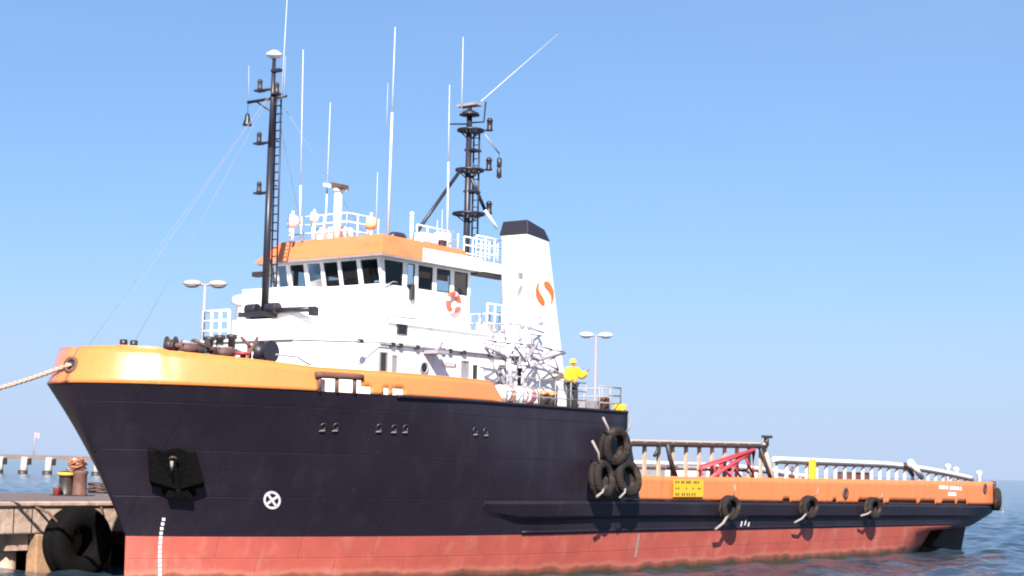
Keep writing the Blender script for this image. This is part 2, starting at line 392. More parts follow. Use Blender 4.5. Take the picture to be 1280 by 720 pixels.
# decks
def deck(name, s0, s1, z, m, inset=.06, n=60, zf=None):
    b = MB(); L_, R_ = [], []
    for i in range(n + 1):
        s = lerp(s0, s1, (i / n) ** 1.6); zz = z if zf is None else zf(s); h = max(hb(s, z) - inset, .01)
        L_.append(b.bm.verts.new((s, -h, zz))); R_.append(b.bm.verts.new((s, h, zz)))
    for i in range(n): b.bm.faces.new((L_[i], L_[i + 1], R_[i + 1], R_[i]))
    return b.build(name, m, SHIP)
deck('foredeck', -2.5, 20.0, 6.27, deck_paint)
deck('cargo_deck', 19.8, 59.9, 2.6, deck_paint, zf=lambda s: zmain(s) - .35)

# bulwarks: sheets with real openings, thickened
def bulwark(name, s0, s1, n, zb, zt, m, holes=(), tum=None, both=True, bunch=1, zl=None, rows=(0, .12, .3, .55, .78, 1), holes_stbd=True):
    b = MB()
    for sgn in ((-1, 1) if both else (-1,)):
        g = []
        for i in range(n + 1):
            s = lerp(s0, s1, (i / n) ** bunch); col = []
            zz = zl if zl else zb(s)
            h = hb(s, zz)
            for r in rows:
                t_ = tum(s) * r if tum else 0
                col.append(b.bm.verts.new((s + t_ * bow_k(s), sgn * max(h - t_, .0) if i else 0.0, lerp(zb(s), zt(s), r))))
            g.append(col)
        for i in range(n):
            sm = lerp(s0, s1, ((i + .5) / n) ** bunch)
            for k in range(len(rows) - 1):
                rm = (rows[k] + rows[k + 1]) / 2
                if (sgn < 0 or holes_stbd) and any(a < sm < c and lo < rm < hi for a, c, lo, hi in holes): continue
                f = b.bm.faces.new((g[i][k], g[i + 1][k], g[i + 1][k + 1], g[i][k + 1])); f.smooth = True
    bmesh.ops.remove_doubles(b.bm, verts=b.bm.verts[:], dist=.004)
    o = b.build(name, m, SHIP)
    sd_ = o.modifiers.new('thickness', 'SOLIDIFY'); sd_.thickness = .07; sd_.offset = 0
    return o
def bow_k(s): return interp(s, [-2.5, -1.9, -.5], [1.0, .6, 0])
def foc_top(s): return interp(s, [-2.5, -2.44, -2.0, -.95, -.72, 3.5, 10.2, 11.3, 11.9], [7.32, 7.47, 7.49, 7.45, 7.35, 7.06, 7.03, 7.02, 6.40])
bow_bulwark = bulwark('bow_bulwark', -2.499, 11.9, 150, lambda s: 6.335, foc_top, orange_paint,
    holes=((3.5, 5.12, .0, .78), (5.12, 5.4, .0, .3), (5.9, 6.2, .0, .3), (6.33, 6.8, .0, .3)), tum=lambda s: interp(s, [-2.5, -.6, 2, 6], [.34, .32, .14, .04]), bunch=1.5, zl=6.33)
bow_bulwark['label'] = 'glossy orange bulwark round the bow'
def aft_top(s): return interp(s, [20, 59.6, 60.2], [3.84, 3.86, 3.86])
aft_bulwark = bulwark('cargo_deck_bulwark', 20.35, 60.1, 300, lambda s: zmain(s) + .002, aft_top, orange_aft,
    holes=((33.2, 33.8, 0, .12), (38.3, 38.6, 0, .12), (41.0, 44.0, 0, .12), (44.6, 48.0, 0, .12), (48.4, 50.4, 0, .12), (51.4, 53.2, 0, .12), (53.5, 54.8, 0, .12)), zl=2.9)
aft_bulwark['label'] = 'faded orange bulwark along the cargo deck'
for x0, x1 in ((33.2, 33.8), (38.3, 38.6), (41.0, 44.0), (44.6, 48.0), (48.4, 50.4), (51.4, 53.2), (53.5, 54.8)):
    b = MB(); xm = np.linspace(x0 - .15, x1 + .15, 8)
    for a, c in zip(xm, xm[1:]):
        b.hexa([(a, -hb(a, 2.9) + .06, zmain(a) - .05), (c, -hb(c, 2.9) + .06, zmain(c) - .05), (c, -hb(c, 2.9) + .09, zmain(c) - .05), (a, -hb(a, 2.9) + .09, zmain(a) - .05)],
               [(a, -hb(a, 2.9) + .06, zmain(a) + .28), (c, -hb(c, 2.9) + .06, zmain(c) + .28), (c, -hb(c, 2.9) + .09, zmain(c) + .28), (a, -hb(a, 2.9) + .09, zmain(a) + .28)])
    bmesh.ops.remove_doubles(b.bm, verts=b.bm.verts[:], dist=.001)
    b.build('freeing_port_backing', rust_metal, aft_bulwark)  # dark backing added so the openings read dark, not as sunlit deck
# transom bulwark and stern roller posts
for y0, y1 in ((-5.2, -2.6), (2.6, 5.2)):
    b = MB(); b.box((60.0, y0, 2.56), (60.07, y1, 3.86)); b.build('transom_bulwark', orange_aft, SHIP)
# bow rail cap
b = MB(); tm_ = lambda s: interp(s, [-2.5, -.6, 2, 6], [.34, .32, .14, .04])
pts = [(s + tm_(s) * bow_k(s), -max(hb(s, 6.33) - tm_(s), 0), foc_top(s) + .005) for s in np.linspace(-1.9, 11.2, 120)]
b.path(pts, .045); b.build('bulwark_cap', orange_paint, SHIP)
# deck edge bar along the forecastle
b = MB(); pts = [(s, -hb(s, 6.33) - .02, 6.30) for s in np.linspace(6.5, 19.95, 60)]
b.path(pts, .06); b.build('sheer_bar', black_paint, SHIP)
b = MB(); pts = [(s, hb(s, 6.33) + .02, 6.30) for s in np.linspace(6.5, 19.95, 60)]; b.path(pts, .06); b.build('sheer_bar', black_paint, SHIP)
# rubbing belt: wide half box with a bevelled underside, both sides
for sg in (-1, 1):
    b = MB(); rings = []
    for i in range(141):
        s = lerp(11.7, 59.6, i / 140); e = interp(s, [11.7, 13.2, 58, 59.6], [.01, .20, .20, .10]); z = zmain(s)
        z0 = z - .03; z1 = z - interp(s, [11.7, 13.6], [.45, .66])
        prof = [(hb(s, z0) - .06, z0), (hb(s, z0) + e * .9, z0 - .04), (hb(s, z0) + e, z0 - .12), (hb(s, z1) + e, z1 + .06), (hb(s, z1) - .04, z1 - .10)]
        rings.append([b.bm.verts.new((s, sg * y, zz)) for y, zz in prof])
    for a, c in zip(rings, rings[1:]):
        for k in range(4): b.bm.faces.new((a[k], a[k + 1], c[k + 1], c[k]))
        b.bm.faces.new((a[4], a[0], c[0], c[4]))
    b.bm.faces.new(rings[0]); b.bm.faces.new(rings[-1][::-1])
    b.build('rubbing_belt', black_paint, SHIP)
# lower belt edge near the red paint
b = MB(); b.path([(s, -hb(s, shear(s, 1.72)) - .03, shear(s, 1.72)) for s in np.linspace(14, 54, 80)], .05); b.build('hull_bar', black_paint, SHIP)
# sloping shoulder plate between forecastle and cargo deck bulwark
for sg in (-1, 1):
    b = MB(); y0 = sg * 5.93; y1 = sg * 5.80
    poly = [(19.9, 2.92), (21.0, 2.92), (20.75, 3.85), (20.25, 5.2), (20.0, 5.25), (19.9, 5.25)]
    b.hexa([(x, y0, z) for x, z in poly], [(x, y1, z) for x, z in poly]); b.build('shoulder_plate', black_paint, SHIP)

# hull marks ---------------------------------------------------------------
def decal(px, py, out=.012): p = hull_hit(px, py); t, v, n = hull_frame(p); return p + n * out, t, v, n
p, t, v, n = decal(340, 625); v = (v + t * (v.y * .9)) * 1.15; t = t * .98
b = MB(); R = .30
for k in range(48):
    a0, a1 = 2 * PI * k / 48, 2 * PI * (k + 1) / 48
    b.prism([(math.cos(a) * r, math.sin(a) * r) for a, r in ((a0, R), (a1, R), (a1, R * .74), (a0, R * .74))], p, t, v, .004)
for a in (PI / 4 * .75, PI / 4 * 2.75):
    c, s_ = math.cos(a), math.sin(a); w = .042; l = R * .76
    b.prism([(c * l - s_ * w, s_ * l + c * w), (-c * l - s_ * w, -s_ * l + c * w), (-c * l + s_ * w, -s_ * l - c * w), (c * l + s_ * w, s_ * l - c * w)], p + n * (.006 if a < 1 else .012), t, v, .004)
b.ring([(.075, .0), (.075, .012), (.001, .012), (.001, 0)], Matrix.Translation(p) @ Matrix((t, v, n)).transposed().to_4x4(), 12)
b.build('thruster_mark', white_plain, hull)
# draft figures up the stem
N_ = 13
for k in range(N_):
    f_ = k / (N_ - 1); px = interp(f_, [0, .15, .3, .6, 1], [204.5, 202.3, 200.8, 199.6, 199.8]); py = lerp(649, 718, f_)
    p, t, v, n = decal(px, py); v = v + t * (v.y * .9); w, h = .028, .055
    b = MB(); b.prism([(-w * 2, -h), (w * 1.6, -h), (w * 2, h), (-w * 1.6, h)], p, t, v, .004); b.build('draft_mark', white_plain, hull)
b = MB(); p, t, v, n = decal(796, 683); b.prism([(-.07, -.45), (.07, -.45), (.07, .50), (-.07, .50)], p, t, v, .004)
b.build('midship_draft_mark', grey_rope, hull)
# scuttles
for px, py in ((404, 533), (420, 533), (474, 534), (493, 535), (507, 535), (594, 538), (607, 539)):
    p, t, v, n = decal(px, py, .0)
    M = Matrix.Translation(p) @ Matrix((t, v, n)).transposed().to_4x4()
    b = MB(); b.ring([(.09, -.02), (.09, .025), (.12, .03), (.13, .0), (.13, -.02)], M, 16); o = b.build('scuttle', mast_paint, hull)
    b = MB(); b.prism([(-.10, -.16), (.08, -.16), (.11, -.11), (-.05, -.12)], p + n * .03, t, v, .02); b.build('scuttle_lip', grey_rope, hull)
    b = MB(); b.lathe([(.09, .006), (.09, .01)], M, 16); b.build('scuttle_glass', dark_glass, SHIP)
# white mark by a tyre
for px, py in ((926, 655), (931, 653), (935, 656)):
    b = MB(); p, t, v, n = decal(px, py, .02); b.prism([(-.05, -.12), (.05, -.12), (.09, .12), (-.01, .12)], p, t, v, .004); b.build('depth_mark', white_plain, hull)

# anchor bolster and anchor --------------------------------------------------
p, t, v, n = decal(219, 588, .0)
v = (v + t * (v.y * .95)).normalized(); n = t.cross(v).normalized(); n = -n if n.y > 0 else n
HM = Matrix.Translation(p) @ Matrix((t, v, n)).transposed().to_4x4()
b = MB(); b.hexa([HM @ Vector(q) for q in ((-.60, -1.0, -.25), (.60, -1.0, -.25), (.62, .75, -.25), (.2, .95, -.25), (-.3, .80, -.25), (-.60, .90, -.25))],
                 [HM @ Vector(q) for q in ((-.52, -.92, .06), (.52, -.92, .06), (.54, .68, .04), (.2, .86, .04), (-.3, .72, .04), (-.52, .80, .04))])
b.build('anchor_bolster', black_rubber, hull)
ANC = tag(empty('anchor', p), 'black stockless anchor housed high on the port bow', 'anchor')
A = Matrix((t, v, n)).transposed().to_4x4() @ Matrix.Translation((0, 0, -.06)) @ Matrix.Diagonal((.95, .85, .8, 1))
b = MB()
b.hexa([A @ Vector(q) for q in ((-.10, -.75, .16), (.10, -.75, .16), (.10, -.75, .36), (-.10, -.75, .36))], [A @ Vector(q) for q in ((-.07, .55, .16), (.07, .55, .16), (.07, .55, .32), (-.07, .55, .32))])
b.build('shank', black_rubber, ANC)
b = MB(); b.ring([(.14, -.04), (.14, .04), (.09, .04), (.09, -.04)], A @ Matrix.Translation((0, .60, .26)) @ Matrix.Rotation(.3, 4, 'X'), 16); b.build('shackle', dark_metal, ANC)
b = MB(); b.tube(A @ Vector((-.10, .2, .38)), A @ Vector((-.06, .55, .36)), .05, n=8); b.build('shank_highlight', grey_rope, ANC)  # pale bar painted on as the highlight along the shank
b = MB()
for sx in (-1, 1):
    b.hexa([A @ Vector((sx * x, y, z)) for x, y, z in ((.08, -1.0, .05), (.86, -.72, .05), (.90, -.30, .38), (.08, -.55, .50))],
           [A @ Vector((sx * x, y, z)) for x, y, z in ((.62, .95, .20), (.78, 1.05, .20), (.78, 1.0, .30), (.62, .90, .30))])
b.hexa([A @ Vector(q) for q in ((-.45, -1.0, .12), (.45, -1.0, .12), (.35, -.68, .12), (-.35, -.68, .12))], [A @ Vector(q) for q in ((-.4, -.98, .42), (.4, -.98, .42), (.3, -.70, .42), (-.3, -.70, .42))])
b.build('flukes', black_rubber, ANC)

# bow fairlead
p = hull_hit(87, 456); t, v, n = hull_frame(p)
b = MB(); q = Vector((n.x, n.y, .12)).normalized().to_track_quat('Z', 'Y').to_matrix().to_4x4()
FL = Matrix.Translation(p - n * .10) @ q
b.ring([(.16, -.06), (.16, .08), (.26, .08), (.26, -.06)], FL, 20); b.build('fairlead', rust_metal, bow_bulwark)
b = MB(); b.lathe([(.155, -.01), (.155, .03)], FL, 16); b.build('fairlead_throat', interior, SHIP)
# roller fairlead in the bulwark opening
for s in (3.58, 4.2, 4.85):
    b = MB(); b.tube((s, -hb(s, 6.33) + .02, 6.3), (s, -hb(s, 6.33) + .02, 6.80), .07, n=10); b.build('fairlead_roller', rust_metal, bow_bulwark)
b = MB(); b.path([(s, -hb(s, 6.33) - .03, 6.84) for s in np.linspace(3.4, 5.1, 8)], .10, 8); b.build('roller_bar', rust_metal, bow_bulwark)

# ------------------------------------------------------------------ deckhouse
HW, HF, HA, HZ0, HZ1 = 4.35, 5.0, 17.6, 6.25, 8.95
def oct_(f, c, a, hw, z, nose, g=0): return [(f - g, -nose, z), (c, -hw - g, z), (a, -hw - g, z), (a, hw + g, z), (c, hw + g, z), (f - g, nose, z)]
b = MB(); b.hexa(oct_(5.0, 7.0, HA, HW, HZ0, 2.3), oct_(5.0, 7.0, HA, HW, 8.16, 2.3)); house = b.build('deckhouse', white_paint, SHIP, bevel=.03)
b = MB(); b.hexa(oct_(5.0, 7.0, HA, HW, 8.163, 2.3, .10), oct_(5.0, 7.0, HA, HW, 8.23, 2.3, .10)); b.build('house_top', white_paint, SHIP)
b = MB(); b.hexa(oct_(6.0, 8.3, HA - .1, 3.55, 8.233, 1.2), oct_(6.0, 8.3, HA - .1, 3.55, HZ1, 1.2)); b.build('upper_house', white_paint, SHIP, bevel=.03)
b = MB(); b.box((5.2, -.9, 8.233), (5.997, .9, HZ1 - .02)); b.build('mast_pedestal', white_paint, SHIP, bevel=.03)
b = MB(); b.hexa(oct_(5.95, 8.3, HA - .1, 3.65, HZ1 + .003, 1.2), oct_(5.95, 8.3, HA - .1, 3.65, HZ1 + .10, 1.2)); b.build('bridge_deck', white_paint, SHIP, bevel=.02)
# pipe run with brackets on the house side (the dark dashed line)
b = MB(); zz = 8.10
b.tube((5.7, -HW - .10, zz), (15.2, -HW - .10, zz + .06), .025, n=6); b.build('pipe_run', grey_paint, house)
for s in (6.0, 7.6, 8.0, 8.9, 10.3, 10.7, 11.5, 13.1, 14.6):
    b = MB(); b.box((s - .09, -HW - .14, zz - .05), (s + .09, -HW - .003, zz + .09)); b.build('pipe_bracket', dark_metal, house)
b = MB(); b.box((8.5, -3.59, 8.50), (16.5, -3.553, 8.53)); b.build('rubbing_ledge', white_paint, house)
def wall_rect(name, m, px0, py0, px1, py1, y=-HW, d=.05, parent=None, frame=None, fw=.05):
    a = aty(px0, py0, y); c = aty(px1, py1, y)
    lo = (min(a.x, c.x), y - d, min(a.z, c.z)); hi = (max(a.x, c.x), y - .003, max(a.z, c.z))
    b = MB(); b.box(lo, hi); o = b.build(name, m, parent or house, bevel=.01)
    if frame:
        f = MB(); x0, x1, z0, z1 = lo[0], hi[0], lo[2], hi[2]
        f.box((x0 - fw, y - d - .03, z0 - fw), (x0 - .002, y - .002, z1 + fw)); f.box((x1 + .002, y - d - .03, z0 - fw), (x1 + fw, y - .002, z1 + fw))
        f.box((x0, y - d - .03, z1 + .002), (x1, y - .002, z1 + fw)); f.box((x0, y - d - .03, z0 - fw), (x1, y - .002, z0 - .002)); f.build('frame', frame, o)
    return o
wall_rect('door_opening', interior, 474, 441, 481, 466, frame=grey_paint)
wall_rect('door_opening', grey_paint, 488, 444, 495, 468, frame=white_paint)
wall_rect('door_opening', grey_paint, 576, 452, 583, 478, frame=grey_paint)
wall_rect('door_opening', interior, 589, 456, 595, 480, frame=white_paint)
wall_rect('door_opening', grey_paint, 623, 457, 629, 486, frame=grey_paint)
wall_rect('door_opening', interior, 645, 460, 650, 486, frame=white_paint)
sg_ = wall_rect('name_board', red_paint, 553, 453, 569, 458)
b = MB()
for k in range(7):
    c = aty(555.2 + k * 2.0, 455.7 + k * .13, -HW - .056); b.box((c.x - .022, c.y - .004, c.z - .05), (c.x + .022, c.y, c.z + .05))
b.build('board_lettering', white_plain, sg_)
wall_rect('window', dark_glass, 497, 405, 506, 417, y=-3.55, frame=dark_metal)
M = Matrix.Translation(aty(529.5, 460, -HW - .002)) @ Matrix.Rotation(PI / 2, 4, 'X')
b = MB(); b.ring([(.16, -.02), (.16, .05), (.23, .05), (.23, -.02)], M, 20); o = b.build('porthole', grey_paint, house)
b = MB(); b.lathe([(.16, .004), (.16, .02)], M, 18); b.build('porthole_glass', dark_glass, SHIP)
# pipe loop low on the front of the house side
b = MB(); b.path([aty(x, y, -HW - .06) for x, y in ((345, 443), (362, 445), (372, 446), (380, 452), (388, 456))], .03); b.build('scupper_pipe', grey_paint, house)

# railings -----------------------------------------------------------------
def railing(name, pts, h=1.0, bars=3, m=None, r=.022, gap=1.1, parent=None):
    b = MB(); pts = [Vector(p) for p in pts]
    for a, c in zip(pts, pts[1:]):
        L_ = (c - a).length; k = max(1, round(L_ / gap))
        for i in range(k + 1):
            q = a.lerp(c, i / k); b.tube(q, q + Vector((0, 0, h)), r * 1.1, n=6)
        for j in range(bars):
            o = Vector((0, 0, h * (j + 1) / bars)); b.tube(a + o, c + o, r, n=6)
    return b.build(name, m or white_plain, parent or SHIP)
zd = HZ1 + .10
railing('house_top_railing', [(5.1, .95, 8.23), (5.1, 2.25, 8.23), (6.9, 4.2, 8.23)], 1.05, 3, gap=.42, r=.05)
# white windscreen bulwark in front of the wheelhouse
b = MB()
WS = [(8.3, -3.6), (6.0, -1.2), (6.0, 1.2), (8.3, 3.6), (9.6, 3.6)]
for (x0, y0), (x1, y1) in zip(WS, WS[1:]):
    d = Vector((x1 - x0, y1 - y0, 0)); 
    if d.length < .05: continue
    nn = Vector((-d.y, d.x, 0)).normalized() * .05
    A0, A1 = Vector((x0, y0, zd)), Vector((x1, y1, zd)); up = Vector((0, 0, 1.05))
    b.hexa([A0, A1, A1 + nn, A0 + nn], [A0 + up, A1 + up, A1 + nn + up, A0 + nn + up])
b.build('bridge_windscreen', white_paint, SHIP)
# mushroom vent on the starboard corner
b = MB(); b.lathe([(.16, 0), (.16, 1.15), (.34, 1.18), (.30, 1.36), (.05, 1.42)], Matrix.Translation((8.5, 3.95, 8.23)) @ Matrix.Diagonal((1, 1, 1.45, 1)), 16); b.build('ventilator', white_plain, SHIP)
# ------------------------------------------------------------------ wheelhouse (hollow, glazed)
WW, WF, WA = 2.75, 8.9, 13.9
ZB, ZT, ZR = 10.44, 11.30, 11.48         # sill, head, ceiling
RK = .20                                  # forward rake of the front glass
wh = tag(empty('wheelhouse', (0, 0, 0))); wh.parent = SHIP
b = MB()
b.hexa([(WF, -WW, zd), (WA, -WW, zd), (WA, WW, zd), (WF, WW, zd)], [(WF, -WW, ZB - .002), (WA, -WW, ZB - .002), (WA, WW, ZB - .002), (WF, WW, ZB - .002)])
b.build('lower_wall', white_paint, wh, bevel=.03)
b = MB(); b.box((WF - RK - .01, -WW, ZT), (WA, WW, 11.357)); b.build('window_head', white_paint, wh)
b = MB(); b.box((WF + .2, -WW + .12, ZB), (WA - .2, WW - .12, ZB + .06)); b.box((WF + .7, -1.2, ZB + .06), (WF + 1.3, 1.2, ZB + .32)); b.box((WA - .3, -1.0, ZB + .06), (WA - .2, 1.4, ZT - .01)); b.build('console', interior, wh)
b = MB(); b.box((WF + .0, -WW + .05, ZT - .03), (WA - .1, WW - .05, ZT - .004)); b.build('ceiling', interior, wh)
def fx(z): return WF - RK * (z - ZB) / (ZT - ZB)
# window openings: front in y, side in x
fr = []
for a0, a1 in ((334, 344), (347.5, 359), (364, 381), (385, 401.5), (405.5, 423), (427, 447), (452, 473)):
    ya, yb = atx(a0, 342, WF - .1).y, atx(a1, 342, WF - .1).y
    fr.append((max(yb, -WW + .10), min(ya, WW - .05)))
si = []
for a0, a1 in ((484, 503.5), (509, 518.5), (523, 541), (546, 563), (568, 585)):
    si.append((aty(a0, 345, -WW).x, min(aty(a1, 345, -WW).x, WA - .08)))
si[0] = (WF + .15, si[0][1])
T = .07
# front pillars
edges = sorted([WW] + [e for p_ in fr for e in p_] + [-WW])
for k in range(0, len(edges), 2):
    pil = MB(); y0, y1 = edges[k], edges[k + 1]
    pil.hexa([(WF, y0, ZB), (WF + T, y0, ZB), (WF + T, y1, ZB), (WF, y1, ZB)], [(WF - RK, y0, ZT - .001), (WF - RK + T, y0, ZT - .001), (WF - RK + T, y1, ZT - .001), (WF - RK, y1, ZT - .001)])
    pil.build('window_pillar', white_paint, wh)
xe = [WF + T + .002] + [e for p_ in si for e in p_] + [WA]
for sg in (-1, 1):
    for k in range(0, len(xe), 2):
        x0, x1 = xe[k], xe[k + 1]
        ya, yb = sorted((sg * WW, sg * (WW - T)))
        rk = RK if k == 0 else 0
        pil = MB(); pil.hexa([(x0, ya, ZB), (x1, ya, ZB), (x1, yb, ZB), (x0, yb, ZB)], [(x0 - rk, ya, ZT - .001), (x1 - rk * .4, ya, ZT - .001), (x1 - rk * .4, yb, ZT - .001), (x0 - rk, yb, ZT - .001)])
        pil.build('window_pillar', white_paint, wh)
# aft wall with two windows
for y0, y1 in ((-WW + T + .002, -1.9), (-.9, 1.0), (2.2, WW - T - .002)):
    b = MB(); b.box((WA - T, y0, ZB), (WA - .001, y1, ZT - .001)); b.build('window_pillar', white_paint, wh)
def pane(q):
    b = MB(); b.bm.faces.new([b.bm.verts.new(p_) for p_ in q]); return b.build('window', glass, wh)
for y0, y1 in fr:
    pane([(WF + .035, y0, ZB), (WF + .035, y1, ZB), (WF - RK + .035, y1, ZT), (WF - RK + .035, y0, ZT)])
for x0, x1 in si:
    for sg in (-1, 1):
        pane([(x0, sg * (WW - .035), ZB), (x1, sg * (WW - .035), ZB), (x1, sg * (WW - .035), ZT), (x0, sg * (WW - .035), ZT)])
for x0, x1 in si[2:4]:
    b = MB(); b.box((x0 + .03, -WW + .075, ZT - .42), (x1 - .05, -WW + .10, ZT - .20)); b.build('reflection_panel', mat('reflection_orange', (.85, .42, .15), .8, .1), wh)  # added orange panel imitating warm reflections in two side windows
# dark gasket round every port side window
gk = MB()
for x0, x1 in si:
    for a in ((x0, ZB, x1, ZB + .035), (x0, ZT - .035, x1, ZT), (x0, ZB + .035, x0 + .03, ZT - .035), (x1 - .03, ZB + .035, x1, ZT - .035)):
        gk.box((a[0], -WW + .012, a[1] + .001), (a[2], -WW + .03, a[3] - .001))
gk.build('window_gasket', interior, wh)
# roof: hipped orange visor
b = MB()
b.hexa([(8.34, -3.16, 11.42), (14.0, -3.16, 11.42), (14.0, 3.16, 11.42), (8.34, 3.16, 11.42)], [(9.05, -2.55, 12.24), (13.7, -2.55, 12.20), (13.7, 2.55, 12.20), (9.05, 2.55, 12.24)])
b.build('roof', mat('roof_orange_paint', (.74, .195, .068), .40, .08, .8, .05, 1, dirt=(.45, .09, .03), dirt_amt=.5, dirt_scale=1.2), wh, bevel=.03)
b = MB(); b.box((8.36, -3.14, 11.36), (13.98, 3.14, 11.418)); b.build('roof_soffit', grey_paint, wh)  # grey instead of white puts the eaves' shadow into the colour
b = MB(); pa, pb = aty(532, 323, -3.3), aty(586, 340, -3.3); b.box((pa.x, -3.24, 11.36), (14.0, -3.165, 11.86)); b.build('roof_panel', white_paint, wh, bevel=.01)
# fixtures on the port wall below the windows
b = MB(); c = aty(515, 365, -WW - .06); b.box((c.x - .10, c.y - .08, c.z - .28), (c.x + .06, -WW - .003, c.z + .28)); b.box((c.x - .25, c.y - .05, c.z + .20), (c.x + .10, -WW - .004, c.z + .26)); b.build('wall_fixture', dark_metal, wh)
b = MB(); b.path([aty(x, y, -WW - .05) for x, y in ((481, 357), (492, 352), (497, 353))], .02); b.build('wiper_pipe', grey_paint, wh)
b = MB(); b.tube(aty(470, 393, -3.7), aty(522, 399, -3.7), .03, n=6); b.build('hand_rail', grey_paint, SHIP)

# life ring on the port wheelhouse wall
c = aty(567, 378, -WW - .10)
LR = tag(empty('life_ring', c), 'orange and white life ring hung on the wheelhouse wall', 'life ring')
RM = Matrix.Rotation(PI / 2, 4, 'X')
def torus_prof(R, r, k=12): return [(R + r * math.cos(2 * PI * i / k), r * math.sin(2 * PI * i / k)) for i in range(k)]
b = MB(); b.ring(torus_prof(.33, .085), RM, 32); b.build('buoy', mat('life_ring_red', (.70, .10, .05), .5, .08), LR)
for a in range(4):
    b = MB(); al = PI / 4 + a * PI / 2 + .5
    for k in range(4):
        t0, t1 = al + (k - 2) * .09, al + (k - 1) * .09
        b.tube((math.cos(t0) * .33, 0, math.sin(t0) * .33), (math.cos(t1) * .33, 0, math.sin(t1) * .33), .090, n=12)
    b.build('band', white_plain, LR)

# link platform between wheelhouse roof and funnel, and rails --------------
b = MB(); b.box((14.02, -3.05, 11.42), (16.2, -2.35, 11.80)); b.build('monkey_island_platform', white_paint, SHIP)
b = MB(); b.box((14.02, -3.0, 11.30), (16.1, -2.4, 11.417)); b.build('platform_shade_slab', dark_metal, SHIP)  # dark slab painted in as the shadow beneath the platform
railing('monkey_island_railing', [(13.9, -3.0, 11.80), (15.6, -3.0, 11.80)], .95, 3, gap=.55, r=.03)
railing('monkey_island_railing', [(13.9, -2.4, 11.80), (16.0, -2.4, 11.80)], .95, 3, gap=.5, r=.028)
railing('roof_railing', [(13.4, -2.5, 12.2), (11.0, -2.5, 12.22)], .6, 2, gap=.6, r=.03)
railing('after_deck_railing', [(13.95, -3.55, zd), (14.9, -3.55, zd)], 1.1, 3, gap=.5, r=.03)
railing('after_deck_railing', [(14.3, 3.5, zd), (17.4, 3.5, zd), (17.4, -3.0, zd)], 1.1, 3, gap=.5, r=.035)
b = MB(); b.box((14.1, -3.6, zd), (14.4, -2.9, zd + .35)); b.build('deck_locker', grey_paint, SHIP)
# funnel --------------------------------------------------------------------
def fq(z):
    t_ = (z - 8.95) / (12.95 - 8.95)
    return (lerp(15.22, 15.12, t_), lerp(17.42, 16.46, t_), lerp(-4.50, -4.50, t_), lerp(-3.30, -3.22, t_))
def frect(z, g=0): x0, x1, y0, y1 = fq(z); return [(x0 - g, y0 - g, z), (x1 + g, y0 - g, z), (x1 + g, y1 + g, z), (x0 - g, y1 + g, z)]
b = MB(); b.hexa(frect(6.3), frect(12.88)); funnel = b.build('funnel', white_paint, SHIP, bevel=.05)
def slope(r, dz): return [(x, y, z - dz * (x - 15.1)) for x, y, z in r]
b = MB(); b.hexa(slope(frect(12.885, .05), .10), slope(frect(13.44, -.06), .22)); b.build('funnel_cap', mast_paint, funnel, bevel=.03)
# company device on the funnel side, two facing leaves
ctr = aty(682, 367, -4.515)
def from_crop(pts): return [((aty(620 + x / 5.143, 260 + y / 5.143, -4.515).x - ctr.x, aty(620 + x / 5.143, 260 + y / 5.143, -4.515).z - ctr.z) ) for x, y in pts]
b = MB()
for pts in (((279, 470), (262, 495), (254, 530), (257, 565), (272, 598), (296, 628), (312, 624), (314, 605), (304, 578), (284, 548), (272, 515)),
            ((306, 482), (318, 470), (336, 472), (356, 498), (371, 535), (373, 570), (364, 602), (349, 620), (356, 590), (352, 560), (336, 534), (316, 512))):
    b.prism(from_crop(pts), ctr, (1, 0, 0), (0, 0, 1), .006)
b.build('funnel_emblem', mat('emblem_orange', (.75, .16, .03), .4, .05), funnel)
b = MB(); c = aty(651, 345, -4.56); b.box((c.x - .12, c.y, c.z - .12), (c.x + .14, -4.503, c.z + .14)); b.build('vent_grille', grey_paint, funnel)
b = MB(); b.tube((15.14, -3.40, 9.0), (15.06, -3.34, 12.7), .04, n=6); b.tube((15.16, -3.75, 9.0), (15.08, -3.70, 12.7), .025, n=6); b.build('funnel_pipe', grey_paint, funnel)
b = MB(); b.tube((17.65, -4.1, 8.6), (17.3, -4.1, 9.9), .05, n=6); b.build('aft_light_pole', red_paint, funnel)

# ------------------------------------------------------------------ foremast
FM = tag(empty('foremast', (0, 0, 0))); FM.parent = SHIP
fb, ft = aty(330, 412, 0), aty(338.5, 70, 0); fx_, fz0, fz1 = fb.x, HZ1 + .1, ft.z
b = MB(); b.tube((fx_, 0, fz0), (fx_, 0, fz0 + 6), .135, .115, 14); b.tube((fx_, 0, fz0 + 6), (fx_, 0, fz1), .115, .065, 12); b.build('mast_pole', mast_paint, FM)
b = MB(); lx = fx_ + .42
for yy in (-.12, .14): b.tube((lx, yy, fz0 + .3), (lx - .12, yy, fz1 - 1.3), .032, n=6)
zz = fz0 + .4
while zz < fz1 - 1.4:
    b.tube((lx - .05, -.12, zz), (lx - .05, .14, zz), .026, n=5); zz += .30
zz = fz0 + 1.5
while zz < fz1 - 1.4:
    b.tube((fx_, 0, zz), (lx - .05, 0, zz), .03, n=6); zz += 1.6
b.build('ladder', mast_paint, FM)
def mast_pt(px, py): return aty(px, py, 0)
ca, cb = atx(310, 128, fx_), atx(358, 120, fx_)
b = MB(); b.tube(ca, cb, .06, .05, 8); b.tube(ca.lerp(cb, .2) + Vector((0, 0, 0)), (fx_, 0, ca.z - .5), .03, n=6); b.tube(ca.lerp(cb, .8), (fx_, 0, ca.z - .5), .03, n=6); b.build('crosstree', mast_paint, FM)
